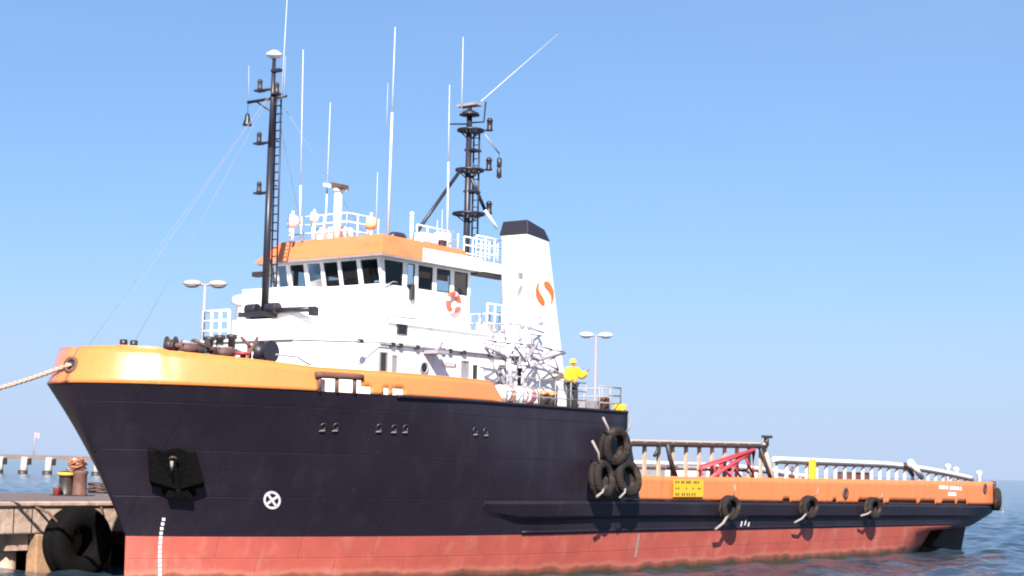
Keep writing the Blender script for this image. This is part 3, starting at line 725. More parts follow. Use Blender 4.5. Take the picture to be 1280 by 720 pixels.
# lantern brackets: (px of lantern, py)
for px, py in ((325, 106), (324, 172), (324, 234), (346, 110)):
    p = atx(px, py, fx_)
    b = MB(); b.tube((fx_, 0, p.z - .22), (fx_, p.y, p.z - .22), .05, n=6); b.box((fx_ - .14, p.y - .16, p.z - .25), (fx_ + .14, p.y + .16, p.z - .19)); b.build('lantern_bracket', mast_paint, FM)
    b = MB(); b.lathe([(.09, -.19), (.10, -.12), (.085, -.10), (.085, .10), (.10, .12), (.05, .20)], Matrix.Translation((fx_, p.y, p.z)), 12); b.build('lantern', dark_metal, FM)
p = atx(347, 88, fx_); b = MB(); b.box((fx_ - .1, p.y - .15, p.z - .05), (fx_ + .1, .05, p.z + .05)); b.build('horn_arm', mast_paint, FM)
b = MB(); b.lathe([(.05, -.1), (.26, 0), (.30, .08), (.12, .2), (.03, .22)], Matrix.Translation((fx_, 0, fz1 + .02)), 14); b.build('satellite_dome', white_plain, FM)
p = atx(311, 149, fx_); b = MB(); b.tube(ca, (fx_, ca.y, p.z + .2), .012, n=5); b.lathe([(.03, .22), (.08, .18), (.09, .05), (.16, -.18), (.17, -.22)], Matrix.Translation((fx_, ca.y, p.z)), 14); b.build('bell', mast_paint, FM)
# mast foot machinery (black) and the stowed boom
b = MB(); b.box((fx_ - .55, -.55, fz0), (fx_ + .5, .75, fz0 + .16)); b.tube((fx_ - .1, .25, fz0 + .3), (fx_ - .1, .75, fz0 + .3), .20, n=14); b.tube((fx_ - .1, -.75, fz0 + .3), (fx_ - .1, -.25, fz0 + .3), .20, n=14); b.build('mast_foot', mast_paint, FM, bevel=.02)
b = MB(); b.tube((fx_ - .1, -.7, fz0 + .22), (fx_ + .2, -2.25, fz0 + .24), .10, n=10); b.box((fx_ - .0, -2.3, fz0), (fx_ + .3, -2.1, fz0 + .30)); b.build('stowed_boom', mast_paint, FM)
# stays
b = MB(); topp = Vector((fx_, 0, ca.z + .3))
for e in (Vector((-1.9, -.3, 7.2)), Vector((-.2, 2.6, 7.0)), Vector((2.2, 3.2, 7.0)), Vector((9.4, -1.5, 12.2)), Vector((9.4, 1.6, 12.2))):
    b.tube(topp, e, .007, n=4)
b.build('stay_wire', grey_paint, FM)
# mast whips
def whip(px0, py0, px1, py1, y, r, parent=None, thick=None, n=6):
    a, c = aty(px0, py0, y), aty(px1, py1, y)
    b = MB(); r *= .54
    if thick: mpt = a.lerp(c, thick); b.tube(a, mpt, r * 1.8, r * 1.5, n); b.tube(mpt, c, r, r * .5, n)
    else: b.tube(a, c, r, r * .5, n)
    return b.build('whip_antenna', whip_paint, parent or SHIP)
whip(352, 122, 359, -3, -.6, .035, FM); whip(311, 126, 311, 82, .7, .018, FM)
whip(355, 118, 357, 70, -.8, .018, FM)

# ------------------------------------------------------------------ radar mast
AY = -.8
am0, am1 = aty(583, 304, AY), aty(589.5, 145, AY); ax_ = am0.x; z0_ = zd; z1_ = am1.z
RMAST = tag(empty('radar_mast', (0, 0, 0))); RMAST.parent = SHIP
b = MB(); b.tube((ax_, AY, z0_), (ax_, AY, z1_), .15, .11, 14); b.build('mast_pole', mast_paint, RMAST)
b = MB()
for yy in (-.14, .14): b.tube((ax_ + .40, AY + yy - .1, 12.0), (ax_ + .36, AY + yy - .1, z1_ - .5), .04, n=6)
zz = 12.1
while zz < z1_ - .6:
    b.tube((ax_ + .38, AY - .24, zz), (ax_ + .38, AY + .04, zz), .02, n=5); zz += .28
b.build('ladder', mast_paint, RMAST)
for py, w, rr, lpx in ((163, 35, .55, 612), (213, 38, .58, 611), (268, 44, .66, 611)):
    zc = aty(588, py, AY).z
    b = MB(); b.ring([(rr, -.04), (rr, .04), (rr - .16, .04), (rr - .16, -.04)], Matrix.Translation((ax_ + .1, AY, zc)), 20)
    for a in (0, 1, 2, 3): b.tube((ax_, AY, zc - .02), (ax_ + .1 + math.cos(a * PI / 2 + .4) * (rr - .05), AY + math.sin(a * PI / 2 + .4) * (rr - .05), zc), .04, n=6)
    for a in range(8): b.tube((ax_ + .1 + math.cos(a * PI / 4) * (rr - .05), AY + math.sin(a * PI / 4) * (rr - .05), zc), (ax_ + .02, AY, zc - .42), .018, n=5)
    b.build('mast_platform', mast_paint, RMAST)
    lp = aty(lpx, py, AY - .3)
    b = MB(); b.tube((ax_ + .1, AY, zc), (lp.x, AY - .3, zc + .12), .035, n=6); b.build('lantern_bracket', mast_paint, RMAST)
    b = MB(); b.lathe([(.13, 0), (.14, .06), (.11, .09), (.11, .38), (.14, .40), (.08, .52)], Matrix.Translation((lp.x, AY - .3, zc + .1)), 12); b.build('lantern', mast_paint, RMAST)
zc = aty(588, 188, AY).z; b = MB(); b.box((ax_ - .1, AY - .3, zc - .04), (ax_ + .45, AY + .15, zc + .04)); b.build('ladder_rest', mast_paint, RMAST)
zc = aty(588, 240, AY).z; b = MB(); b.box((ax_ - .1, AY - .3, zc - .04), (ax_ + .45, AY + .15, zc + .04)); b.build('ladder_rest', mast_paint, RMAST)
# top: scanner and bars
zt = z1_
b = MB(); b.lathe([(.10, -.05), (.42, .0), (.36, .10), (.12, .22)], Matrix.Translation((ax_, AY, zt)), 16); b.build('radar_base', mast_paint, RMAST)
b = MB(); b.box((ax_ - .22, AY - .5, zt + .36), (ax_ + .22, AY + .5, zt + .46)); b.tube((ax_, AY, zt + .2), (ax_, AY, zt + .38), .09, n=8); b.build('radar_scanner', grey_paint, RMAST)
b = MB(); p = aty(561, 155, AY); b.tube((ax_, AY, zt - .35), (p.x, AY, p.z), .035, n=6); p = aty(607, 138, AY); b.path([(ax_, AY, zt - .3), (p.x - .1, AY, zt - .1), (p.x, AY, p.z + .35)], .035, 6); b.build('antenna_arm', mast_paint, RMAST)
# struts
for a, e in (((576, 212), (521, 290)), ((588, 220), (606, 262))):
    pa, pb = aty(a[0], a[1], AY - .1), aty(e[0], e[1], AY - .3); b = MB(); b.tube(pa, pb, .07, n=8); b.build('mast_strut', mast_paint, RMAST)
pa, pb = aty(606, 262, AY - .3), aty(622, 286, AY - .6); b = MB(); b.tube(pa, pb, .06, n=8); b.build('strut_foot', white_plain, RMAST)
pa, pb = aty(606, 168, AY - .3), aty(624, 192, AY - .5); b = MB(); b.tube(pa, pb, .03, n=6); b.build('signal_arm', grey_paint, RMAST)
pc = aty(624, 210, AY - .5); b = MB(); b.tube(pb, pc + Vector((0, 0, .3)), .012, n=5); b.lathe([(.04, -.42), (.10, -.38), (.10, -.05), (.05, 0), (.10, .05), (.10, .38), (.04, .42)], Matrix.Translation(pc), 12); b.build('radar_reflector', mast_paint, RMAST)
whip(577, 142, 579, 46, AY, .045, RMAST); whip(601, 127, 698, 42, AY, .035, RMAST)

# ------------------------------------------------------------------ gear on the wheelhouse roof
RZ = 12.22
whip(375, 280, 379, 62, .9, .05, thick=.22); whip(407, 285, 413, 128, .4, .04, thick=.3); whip(485, 290, 494, 34, -1.9, .055, thick=.58)
whip(470, 285, 472, 215, -1.4, .028); whip(483, 160, 485, 104, -1.9, .02); whip(559, 300, 562, 106, -2.2, .045, thick=.5)
whip(546, 300, 547, 275, -2.2, .04); whip(552, 300, 553, 262, -2.2, .03)
def roof_pt(px, py, y): return aty(px, py, y)
# radar post with scanner
p = aty(423, 240, -.2); b = MB(); b.tube((p.x, -.2, RZ), (p.x, -.2, p.z), .16, .15, 14); b.tube((p.x, -.2, p.z), (p.x, -.2, p.z + .12), .2, .18, 14); post = b.build('radar_post', white_plain, SHIP)
b = MB(); b.hexa([(p.x + .1, -.50, p.z + .04), (p.x + .28, -.45, p.z + .04), (p.x - .1, .36, p.z + .22), (p.x - .28, .31, p.z + .22)], [(p.x + .1, -.50, p.z + .16), (p.x + .28, -.45, p.z + .16), (p.x - .1, .36, p.z + .34), (p.x - .28, .31, p.z + .34)]); b.build('scanner', white_plain, post)
b = MB(); b.hexa([(p.x - .2, -.52, p.z + .10), (p.x + .2, -.52, p.z + .10), (p.x + .2, .0, p.z + .20), (p.x - .2, .0, p.z + .20)], [(p.x - .2, -.52, p.z + .24), (p.x + .2, -.52, p.z + .24), (p.x + .2, .0, p.z + .36), (p.x - .2, .0, p.z + .36)]); b.build('scanner_motor', rust_metal, post)
# searchlights
def searchlight(px, py, y, r, m, hood):
    p = aty(px, py, y); D = Vector((-.5, .75, .1)).normalized().to_track_quat('Z', 'Y').to_matrix().to_4x4()
    root = tag(empty('searchlight', (p.x, y, RZ))); root.parent = SHIP
    q = Matrix.Translation((0, 0, p.z - RZ)) @ D
    b = MB(); b.lathe([(r * .35, -r * .9), (r * .85, -r * .5), (r, 0), (r, r * .6), (r * .92, r * .62)], q, 16); b.build('housing', m, root)
    b = MB(); b.lathe([(r * .88, r * .63), (r * .80, r * .68)], q, 16); b.build('lens', lens_glass, root)
    b = MB(); b.tube((0, 0, -.0), (0, 0, p.z - RZ - r * .8), .06, n=8); b.tube((0, 0, p.z - RZ + r * .8), (0, 0, p.z - RZ + r * 1.5), .05, n=8); b.build('bracket', hood, root)
searchlight(366, 277, 1.5, .26, white_plain, white_plain); searchlight(393, 272, 1.0, .20, white_plain, white_plain); searchlight(464, 279, -1.1, .26, tan_paint, white_plain)
p = aty(515, 270, -2.2); b = MB(); b.tube((p.x, -2.2, RZ), (p.x, -2.2, p.z), .07, n=10); b.ball((p.x, -2.2, p.z + .08), .09); b.build('magnetic_sensor_post', white_plain, SHIP)
b = MB(); p = aty(497, 290, -1.9); b.lathe([(.30, -.2), (.30, -.05), (.22, .06), (.05, .09)], Matrix.Translation((p.x, -1.9, RZ + .22)) @ Matrix.Diagonal((1.5, .8, 1, 1)), 16); b.build('dark_dome', mast_paint, SHIP)
railing('roof_railing', [(9.3, 2.3, RZ), (9.3, -.6, RZ), (11.0, -.6, RZ)], .95, 3, gap=.55, r=.028)
b = MB(); b.box((9.6, .0, RZ), (10.3, 1.3, RZ + .55)); b.build('roof_locker', white_plain, SHIP, bevel=.04)
b = MB(); b.box((11.6, -2.3, RZ), (12.6, -1.6, RZ + .42)); b.box((12.9, -2.2, RZ), (13.4, -1.7, RZ + .6)); b.build('roof_vents', white_plain, SHIP, bevel=.05)
# gonio/bracket bits on the roof edge
b = MB(); p = aty(553, 309, -2.4); b.box((p.x - .12, -2.5, RZ), (p.x + .12, -2.3, RZ + .22)); b.build('roof_floodlight', dark_metal, SHIP)
# side light screen & floodlight on the left of the wheelhouse
b = MB(); p = atx(322, 342, 8.7); b.box((8.6, p.y - .25, p.z - .12), (8.9, p.y + .2, p.z + .06)); b.tube((8.75, p.y, p.z), (8.75, 2.8, p.z + .02), .04, n=6); b.build('starboard_floodlight', dark_metal, SHIP)

# ------------------------------------------------------------------ foredeck machinery
WL = tag(empty('windlass', (0, 0, 0))); WL.parent = SHIP
def drumM(x, y, z): return Matrix.Translation((x, y, z)) @ Matrix.Rotation(PI / 2, 4, 'X')
b = MB(); b.box((.6, -1.5, 6.28), (2.6, .9, 6.5)); b.build('bedplate', dark_metal, WL)
rndw = random.Random(5)
for px, py, y, r, w in ((214, 432, -.9, .30, .16), (224, 436, -.9, .26, .30), (236, 436, -.9, .30, .22), (250, 437, -.9, .34, .26), (266, 440, -.9, .28, .30), (283, 443, -1.1, .24, .25)):
    p = aty(px, py, y); M = Matrix.Translation(p) @ Matrix.Rotation(PI / 2, 4, 'X') @ Matrix.Rotation(.5, 4, 'Y')
    b = MB(); b.lathe([(r, -w), (r, -w * .8), (r * .66, -w * .7), (r * .66, w * .7), (r, w * .8), (r, w)], M, 18); b.build('drum', dark_metal if r > .27 else rust_metal, WL)
    b = MB(); b.hexa([(p.x - .3, y - .05, 6.5), (p.x + .3, y - .05, 6.5), (p.x + .3, y + .05, 6.5), (p.x - .3, y + .05, 6.5)], [(p.x - .1, y - .05, p.z), (p.x + .1, y - .05, p.z), (p.x + .1, y + .05, p.z), (p.x - .1, y + .05, p.z)]); b.build('bearing_frame', rust_metal, WL)
a_, c_ = aty(212, 431, -1.0), aty(300, 441, -1.0); b = MB(); b.tube(a_, c_, .09, n=10); b.build('shaft', rust_metal, WL)
for px0, py0, px1, py1 in ((228, 427, 246, 431), (243, 425, 262, 436), (272, 433, 296, 438), (222, 441, 262, 444)):
    b = MB(); b.tube(aty(px0, py0, -1.2), aty(px1, py1, -1.3), .06, n=7); b.build('brake_lever', rust_metal if px0 % 2 else grey_paint, WL)
def bitts(loc, h, r, m, nm='mooring_bitt', gap=.55, along='x'):
    x, y, z = loc; b = MB()
    for k in (-.5, .5):
        dx, dy = (gap * k, 0) if along == 'x' else (0, gap * k)
        b.lathe([(r, 0), (r, h * .86), (r * 1.25, h * .88), (r * 1.25, h), (r * .3, h + .02)], Matrix.Translation((x + dx, y + dy, z)), 14)
    return b.build(nm, m, SHIP)
p = aty(161, 428, .2); bitts((p.x, .2, 6.27), p.z - 6.27 + .07, .10, mast_paint, gap=.42)
for px, py, h in ((262, 423, .0), (275, 421, .0), (290, 420, 0)):
    p = aty(px, py, -.3); b = MB(); b.lathe([(.13, 6.3), (.13, p.z - .12), (.19, p.z - .08), (.19, p.z + .05), (.05, p.z + .07)], Matrix.Translation((p.x, -.3, 0)), 12); b.build('capstan_post', dark_metal, SHIP)
# rope guides, red valve, warping drum end beside the house
p = aty(331, 440, -3.3); b = MB(); b.lathe([(.34, -.18), (.36, -.12), (.22, -.06), (.22, .2), (.34, .26), (.36, .3)], Matrix.Translation((p.x, -3.3, p.z)) @ Matrix.Rotation(PI / 2, 4, 'X'), 20); b.box((p.x - .15, -3.4, 6.28), (p.x + .15, -3.0, p.z - .2)); b.build('warping_winch', mast_paint, SHIP)
p = aty(304, 444, -3.0); b = MB(); b.lathe([(.10, 6.3), (.10, p.z), (.26, p.z + .02), (.26, p.z + .10), (.1, p.z + .12)], Matrix.Translation((p.x, -3.0, 0)), 12); b.build('hydrant', red_paint, SHIP)
p = aty(312, 432, -2.0); b = MB(); b.tube((p.x - .4, -2.0, p.z + .25), (p.x + .35, -2.1, p.z - .3), .06, n=8); b.tube((p.x + .35, -2.0, p.z + .3), (p.x - .2, -2.2, p.z - .3), .05, n=8); b.tube((p.x, -2, 6.28), (p.x, -2, p.z), .08, n=8); b.build('chain_stopper', rust_metal, SHIP)
b = MB(); b.box((3.1, -4.6, 6.28), (4.2, -4.0, 6.75)); b.build('deck_vent_box', white_paint, SHIP, bevel=.04)
# rope hanks and fittings along the rail between windlass and house
for px, py, r in ((238, 436, .20), (250, 438, .16), (283, 441, .20), (322, 446, .14)):
    yf = -2.2 if px < 260 else -3.0
    p = aty(px, py, yf); b = MB(); b.ball((p.x, yf, p.z), r, (1.6, .8, .9)); b.tube((p.x, yf, 6.28), (p.x, yf, p.z), .05, n=6); b.build('rail_fitting', dark_metal if r < .2 else rust_metal, SHIP)

# ------------------------------------------------------------------ after part of the forecastle
rdk = 6.30
railing('forecastle_railing', [(12.3, -5.8, rdk), (17.3, -5.8, rdk)], 1.0, 3, m=grey_paint, gap=1.0)
railing('forecastle_railing', [(18.3, -5.75, rdk), (19.85, -5.7, rdk), (19.85, 5.6, rdk)], .95, 3, m=grey_paint, gap=.9, r=.028)
b = MB(); b.box((19.7, -5.93, 6.33), (20.0, -5.45, 6.62)); b.build('corner_roller', yellow_paint, SHIP, bevel=.08)
# white knuckle boom davit with grey struts against the house side
DV = tag(empty('boat_davit', (0, 0, 0))); DV.parent = SHIP
def chain_px(name, pts, r, m, y=-5.0): b = MB(); b.path([aty(px, py, y) for px, py in pts], r, 8); return b.build(name, m, DV)
chain_px('davit_post', [(640, 503), (638, 470), (636, 448)], .09, davit_grey, -5.3)
chain_px('davit_arm', [(606, 432), (622, 440), (634, 448)], .06, davit_grey, -5.2)
chain_px('davit_arm', [(634, 448), (643, 432), (657, 452), (672, 428)], .055, davit_grey, -5.25)
chain_px('davit_arm', [(657, 440), (674, 450), (706, 441)], .055, davit_grey, -5.15)
chain_px('davit_arm', [(668, 448), (682, 462), (694, 474)], .03, davit_grey, -5.1)
chain_px('davit_stay', [(600, 428), (640, 436), (676, 432)], .022, davit_grey, -5.0)
chain_px('davit_stay', [(613, 414), (652, 416), (678, 420)], .022, davit_grey, -5.0)
chain_px('davit_brace', [(628, 462), (634, 480), (630, 498)], .05, davit_grey, -5.1)
for px, py in ((633, 446), (657, 449), (668, 448), (629, 414), (620, 414), (653, 409), (662, 410), (676, 404), (650, 424)):
    p = aty(px, py, -5.0); b = MB(); b.lathe([(.08, -.06), (.08, .06)], Matrix.Translation(p) @ Matrix.Rotation(PI / 2, 4, 'X'), 12); b.build('sheave', davit_grey, DV)
tp_ = [(604, 424), (620, 427), (637, 429), (653, 430), (669, 431), (690, 437), (705, 440)]; bt_ = [(606, 436), (612, 442), (630, 450), (646, 456), (662, 458), (680, 454), (698, 462)]
for k in range(len(tp_) - 1):
    for q0, q1, rr in ((tp_[k], tp_[k + 1], .035), (bt_[k], bt_[k + 1], .035), (tp_[k], bt_[k + 1], .028), (bt_[k], tp_[k + 1], .028)): chain_px('davit_truss', [q0, q1], rr, davit_grey, -5.12)
for q0, q1 in (((616, 424), (618, 404)), ((632, 426), (630, 408)), ((650, 428), (648, 404)), ((664, 429), (668, 402)), ((618, 405), (648, 405)), ((648, 405), (680, 416)), ((668, 402), (676, 396)), ((644, 470), (652, 440)), ((622, 470), (612, 445)), ((676, 478), (668, 452))): chain_px('davit_bracket', [q0, q1], .03, davit_grey, -5.0)
p = aty(693, 464, -4.9); b = MB(); b.box((p.x - .18, -5.0, p.z - .05), (p.x + .18, -4.8, p.z + .07)); b.build('davit_light', davit_grey, DV)
b = MB(); p = aty(552, 436, -4.9); b.box((p.x - .35, -5.0, p.z - .18), (p.x + .3, -HW - .01, p.z - .06)); b.tube((p.x - .2, -4.8, p.z - .06), (p.x + .15, -4.8, p.z + .22), .06, n=8); b.tube((p.x + .3, -4.8, p.z - .06), (p.x - .1, -4.8, p.z + .15), .04, n=8); b.build('side_light_box', davit_grey, house)

def raft(px, py, label, strap_m):
    p = aty(px, py, -5.35)
    root = tag(empty('liferaft_canister', (p.x, -5.35, 6.27)), label, 'life raft')
    M = Matrix.Translation((0, 0, .42)) @ Matrix.Rotation(PI / 2, 4, 'Y')
    b = MB(); b.lathe([(.12, -.50), (.26, -.44), (.30, -.36), (.30, -.03), (.32, -.02), (.32, .02), (.30, .03), (.30, .36), (.26, .44), (.12, .50)], M, 18); b.build('shell', white_plain, root)
    for x in (-.22, .22):
        b = MB(); b.ring([(.305, -.03), (.305, .03), (.325, .03), (.325, -.03)], M @ Matrix.Translation((0, 0, x)), 18); b.build('strap', strap_m, root)
    for x in (-.42, .32):
        b = MB(); b.box((x, -.30, .003), (x + .1, .30, .16)); b.build('cradle', grey_paint, root)
    return root
raft(630, 496, 'white liferaft canister with orange straps, next to the end of the orange bow bulwark', orange_paint)
raft(656, 498, 'white liferaft canister with red straps, aft of the grey davit post', red_paint)
# two dark drums with orange caps
for px, lab in ((679, 'dark drum with an orange top, nearer the davit on the forecastle'), (690, 'dark drum with an orange top, nearer the person in yellow')):
    p = aty(px, 503, -5.2); root = tag(empty('deck_drum', (p.x, -5.2, 6.27)), lab, 'drum', 'dark drums by the forecastle rail')
    b = MB(); b.lathe([(.20, .003), (.22, .02), (.20, .24), (.22, .27), (.20, .50)], None, 16); b.build('barrel', dark_metal, root)
    b = MB(); b.lathe([(.20, .502), (.22, .52), (.21, .60), (.08, .66)], None, 16); b.build('lid', orange_paint, root)
# gear behind the aft railing
b = MB(); b.box((18.6, -4.9, 6.28), (19.6, -4.2, 6.75)); b.build('deck_locker', grey_paint, SHIP, bevel=.04)
b = MB(); b.lathe([(.2, 0), (.2, .5), (.26, .55), (.08, .6)], Matrix.Translation((19.45, -5.2, 6.28)), 12); b.build('deck_vent', rust_metal, SHIP)

# ------------------------------------------------------------------ cargo deck
CR_ = []
def cargo_rail(sg, x0, x1, zt0, zt1, n, y, mpost, mtop, r=.11, drop=None):
    root = tag(empty('cargo_rail', (0, 0, 0))); root.parent = SHIP
    def zt(s):
        k = (s - x0) / (x1 - x0); z = lerp(zt0, zt1, k)
        if drop and s > drop[0]: z -= drop[1] * ((s - drop[0]) / (x1 - drop[0])) ** 1.6
        return z
    xs = np.linspace(x0, x1, 50)
    b = MB(); b.path([(s, sg * y, zt(s)) for s in xs], r, 10); b.build('top_rail', mtop, root)
    b = MB(); b.box((x0, sg * y - .03, 0), (x0 + .01, sg * y + .03, .01)) if False else b.path([(s, sg * (y + .10), zt(s) - r - .05) for s in xs], .05, 8); b.build('under_rail', dark_metal, root)
    for i in range(n):
        s = lerp(x0 + .2, x1 - .1, i / (n - 1)); zb_ = zmain(s) - .34
        b = MB(); w = .075
        b.box((s - w, sg * y - .06, zb_), (s + w, sg * y + .06, zt(s) - r * .7)); b.build('stanchion', mpost, root)
    return root
cargo_rail(-1, 21.9, 33.2, 5.24, 5.40, 11, 4.72, beige_paint, beige_paint, .055)
cargo_rail(1, 21.4, 32.6, 4.45, 4.45, 7, 4.9, white_plain, white_plain, .10)
cargo_rail(-1, 34.4, 58.4, 4.72, 4.66, 24, 4.72, pale_rail, white_plain, .12, drop=(46, .62))
cargo_rail(1, 33.8, 57.6, 4.45, 4.45, 14, 4.9, white_plain, white_plain, .12, drop=(46, .62))
# dark pipe under the front rail, diagonal braces and its sloping after end
b = MB(); b.path([(s, -4.90, 5.09 + (s - 21.4) * .0143) for s in np.linspace(21.6, 33.3, 20)], .09, 8); b.build('cargo_pipe', dark_metal, SHIP)
b = MB(); b.tube((33.3, -4.72, 5.38), (34.7, -4.72, 3.0), .13, n=8); b.build('rail_end_brace', beige_paint, SHIP)
b = MB(); b.tube((32.7, -4.9, 5.2), (34.2, -4.9, 3.2), .09, n=8); b.tube((33.5, -4.8, 5.3), (33.5, -4.8, 5.68), .12, n=8); b.box((33.2, -4.9, 5.66), (33.9, -4.7, 5.78)); b.build('tugger_head', dark_metal, SHIP)
b = MB(); b.path([aty(834, 555, -4.95), aty(838, 575, -4.95), aty(846, 600, -4.95)], .10, 8); b.build('rail_brace', dark_metal, SHIP)
b = MB(); b.tube(aty(818, 570, -4.95), aty(826, 556, -4.95), .07, n=8); b.build('rail_brace', dark_metal, SHIP)
# tow pins / stern posts
for px, py, y in ((1222, 586, -3.4), (1232, 583, -2.9), (1240, 590, -4.8)):
    p = aty(px, py, y); b = MB(); b.lathe([(.12, 2.4), (.12, p.z - .2), (.17, p.z - .15), (.17, p.z), (.06, p.z + .06)], Matrix.Translation((min(p.x, 59.3), y, 0)), 12); b.build('tow_pin', white_plain, SHIP)
p = aty(1015, 587, -5.0); b = MB(); b.box((p.x - .16, -5.15, 2.4), (p.x + .16, -4.9, p.z + .50)); b.build('capstan_column', yellow_paint, SHIP, bevel=.04)
b = MB(); b.tube(aty(1138, 577, -5.15), aty(1152, 597, -5.15), .16, n=8); b.build('rail_step_brace', white_plain, SHIP)
b = MB(); b.tube(aty(1131, 580, -4.9), aty(1141, 594, -4.9), .11, n=8); b.build('rail_step_pipe', dark_metal, SHIP)
# deck cargo just visible through the rails
def deck_box(name, px0, px1, py, y, w, m, label, cat):
    a, c = aty(px0, py, y), aty(px1, py, y); zb_ = zmain(a.x) - .345
    root = tag(empty(name, ((a.x + c.x) / 2, y, zb_)), label, cat); L_ = abs(c.x - a.x) / 2; h = a.z - zb_
    b = MB(); b.box((-L_, -w, .004), (L_, w, h)); b.build('body', m, root, bevel=.05)
    b = MB()
    for k in range(5): x = lerp(-L_ + .1, L_ - .1, k / 4); b.box((x - .03, -w - .04, .1), (x + .03, -w - .003, h - .1))
    b.build('ribs', m, root)
    b = MB(); b.box((-L_ - .03, -w - .05, h + .002), (L_ + .03, w + .05, h + .05)); b.build('lid', m, root)
deck_box('cargo_crate', 809, 817, 583, -2.5, .6, grey_paint, 'grey steel crate on the cargo deck, just behind the tyre cluster', 'crate')
deck_box('cargo_crate', 844, 856, 586, -2.5, .6, white_plain, 'low white crate on the cargo deck, forward of the red lattice boom', 'crate')
p = aty(990, 592, -5.1); root = tag(empty('yellow_buoy', (p.x, -5.1, zmain(p.x) - .345)), 'small yellow buoy on the cargo deck beside the orange-yellow column', 'buoy')
b = MB(); b.lathe([(.08, .003), (.24, .15), (.30, .55), (.28, .95), (.18, 1.25), (.08, 1.4)], None, 16); b.build('float', yellow_paint, root)
b = MB(); b.tube((0, 0, 1.4), (0, 0, 1.75), .05, n=8); b.ring(torus_prof(.12, .03, 8), Matrix.Translation((0, 0, 1.85)) @ Matrix.Rotation(PI / 2, 4, 'X'), 12); b.build('lifting_eye', rust_metal, root)
for px0, px1, py, y, m_, lb in ((822, 832, 584, -1.0, rust_metal, 'rusty low crate on the cargo deck, between the grey crate and the low white crate'), (858, 869, 581, 1.5, grey_paint, 'tall grey crate far across the cargo deck, behind the low white crate'), (1056, 1075, 591, -1.5, rust_metal, 'rusty crate far aft on the cargo deck behind the white rail')):
    deck_box('cargo_crate', px0, px1, py, y, .6, m_, lb, 'crate')
b = MB(); b.path([(s, -4.60, 4.15) for s in np.linspace(21.8, 33.4, 12)], .06, 7); b.build('mid_rail', rust_metal, SHIP)
# red lattice boom
def PX(px, py, y=-5.0): return aty(px, py, y)
BO = PX(877, 597); root = tag(empty('lattice_boom', (BO.x, -5.0, zmain(BO.x) - .345)), 'red steel lattice boom standing against the cargo deck rail', 'crane boom')
def rp(px, py, y=-5.0): return PX(px, py, y) - Vector((BO.x, -5.0, zmain(BO.x) - .345))
for y in (-5.2, -4.95):
    b = MB(); b.path([rp(876, 594, y), rp(876, 584, y), rp(942, 563, y), rp(941, 600, y)], .11, 8); b.path([rp(884, 600, y), rp(942, 563, y)], .09, 8); b.path([rp(876, 600, y), rp(941, 604, y)], .07, 8); b.build('chord', red_paint, root)
b = MB()
for a, c in (((890, 580), (900, 600)), ((905, 576), (893, 597)), ((912, 573), (928, 600)), ((925, 569), (912, 596)), ((930, 568), (940, 590)), ((898, 578), (915, 598))):
    b.tube(rp(*a, -5.2), rp(*c, -5.2), .06, n=6); b.tube(rp(*a, -5.2), rp(*a, -4.95), .04, n=6); b.tube(rp(*c, -4.95), rp(*a, -4.95), .045, n=6)
b.build('lattice_brace', red_paint, root)
# warning board on the bulwark: yellow with three rows of small worn black lettering
a, c = aty(841, 599, -5.95), aty(878, 621, -5.95)
b = MB(); y = -6.0; b.box((a.x, y - .0, c.z), (c.x, y + .02, a.z)); wb = b.build('warning_board', mat('worn_yellow_paint', (.75, .42, .02), .5, .12, 3, dirt=(.62, .25, .04), dirt_amt=.7, dirt_scale=3), aft_bulwark)
b = MB(); W_ = c.x - a.x
for row, (zf, xs) in enumerate(((.84, (.05, .13, .24, .30, .40, .46, .52, .66, .72, .80)), (.48, (.06, .14, .40, .62, .80, .86)), (.14, (.06, .13, .26, .33, .42, .50, .60, .68)))):
    for x in xs:
        xx = a.x + W_ * x; zz = lerp(c.z, a.z, zf); hgt = .055 if row != 1 else .035
        b.box((xx, y - .006, zz - hgt), (xx + W_ * .045, y - .002, zz + hgt))
b.build('board_lettering', mat('worn_lettering', (.12, .075, .02), .7, .5, 6), wb)
# worn white name at the stern
b = MB()
for px, py, w in ((1176, 609, 3), (1180, 609.2, 3), (1184, 609.5, 2), (1189, 610, 3), (1193, 610.2, 3), (1197, 610.5, 3), (1201, 610.8, 2), (1187, 617.5, 3), (1190.5, 617.6, 3), (1194, 617.8, 2)):
    s = aty(px, py, -5.6).x; yy = -hb(s, 2.9); p = aty(px, py, yy - .05); b.box((p.x - .06 * w, yy - .052, p.z - .10), (p.x + .06 * w, yy - .045, p.z + .10))
b.build('stern_lettering', white_plain, aft_bulwark)
# fairleads in the aft bulwark
for px, py in ((1224, 610), (1243, 607), (1048, 616)):
    s = aty(px, py, -5.5).x; s = min(s, 59.4); yy = -hb(s, 2.9); p = aty(px, py, yy)
    M = Matrix.Translation((s, yy - .02, p.z)) @ Matrix.Rotation(PI / 2, 4, 'X')
    b = MB(); b.ring([(.16, -.08), (.16, .10), (.27, .10), (.27, -.08)], M, 18); b.build('fairlead', rust_metal, aft_bulwark)
    b = MB(); b.lathe([(.155, .03), (.155, .06)], M, 14); b.build('fairlead_throat', interior, SHIP)

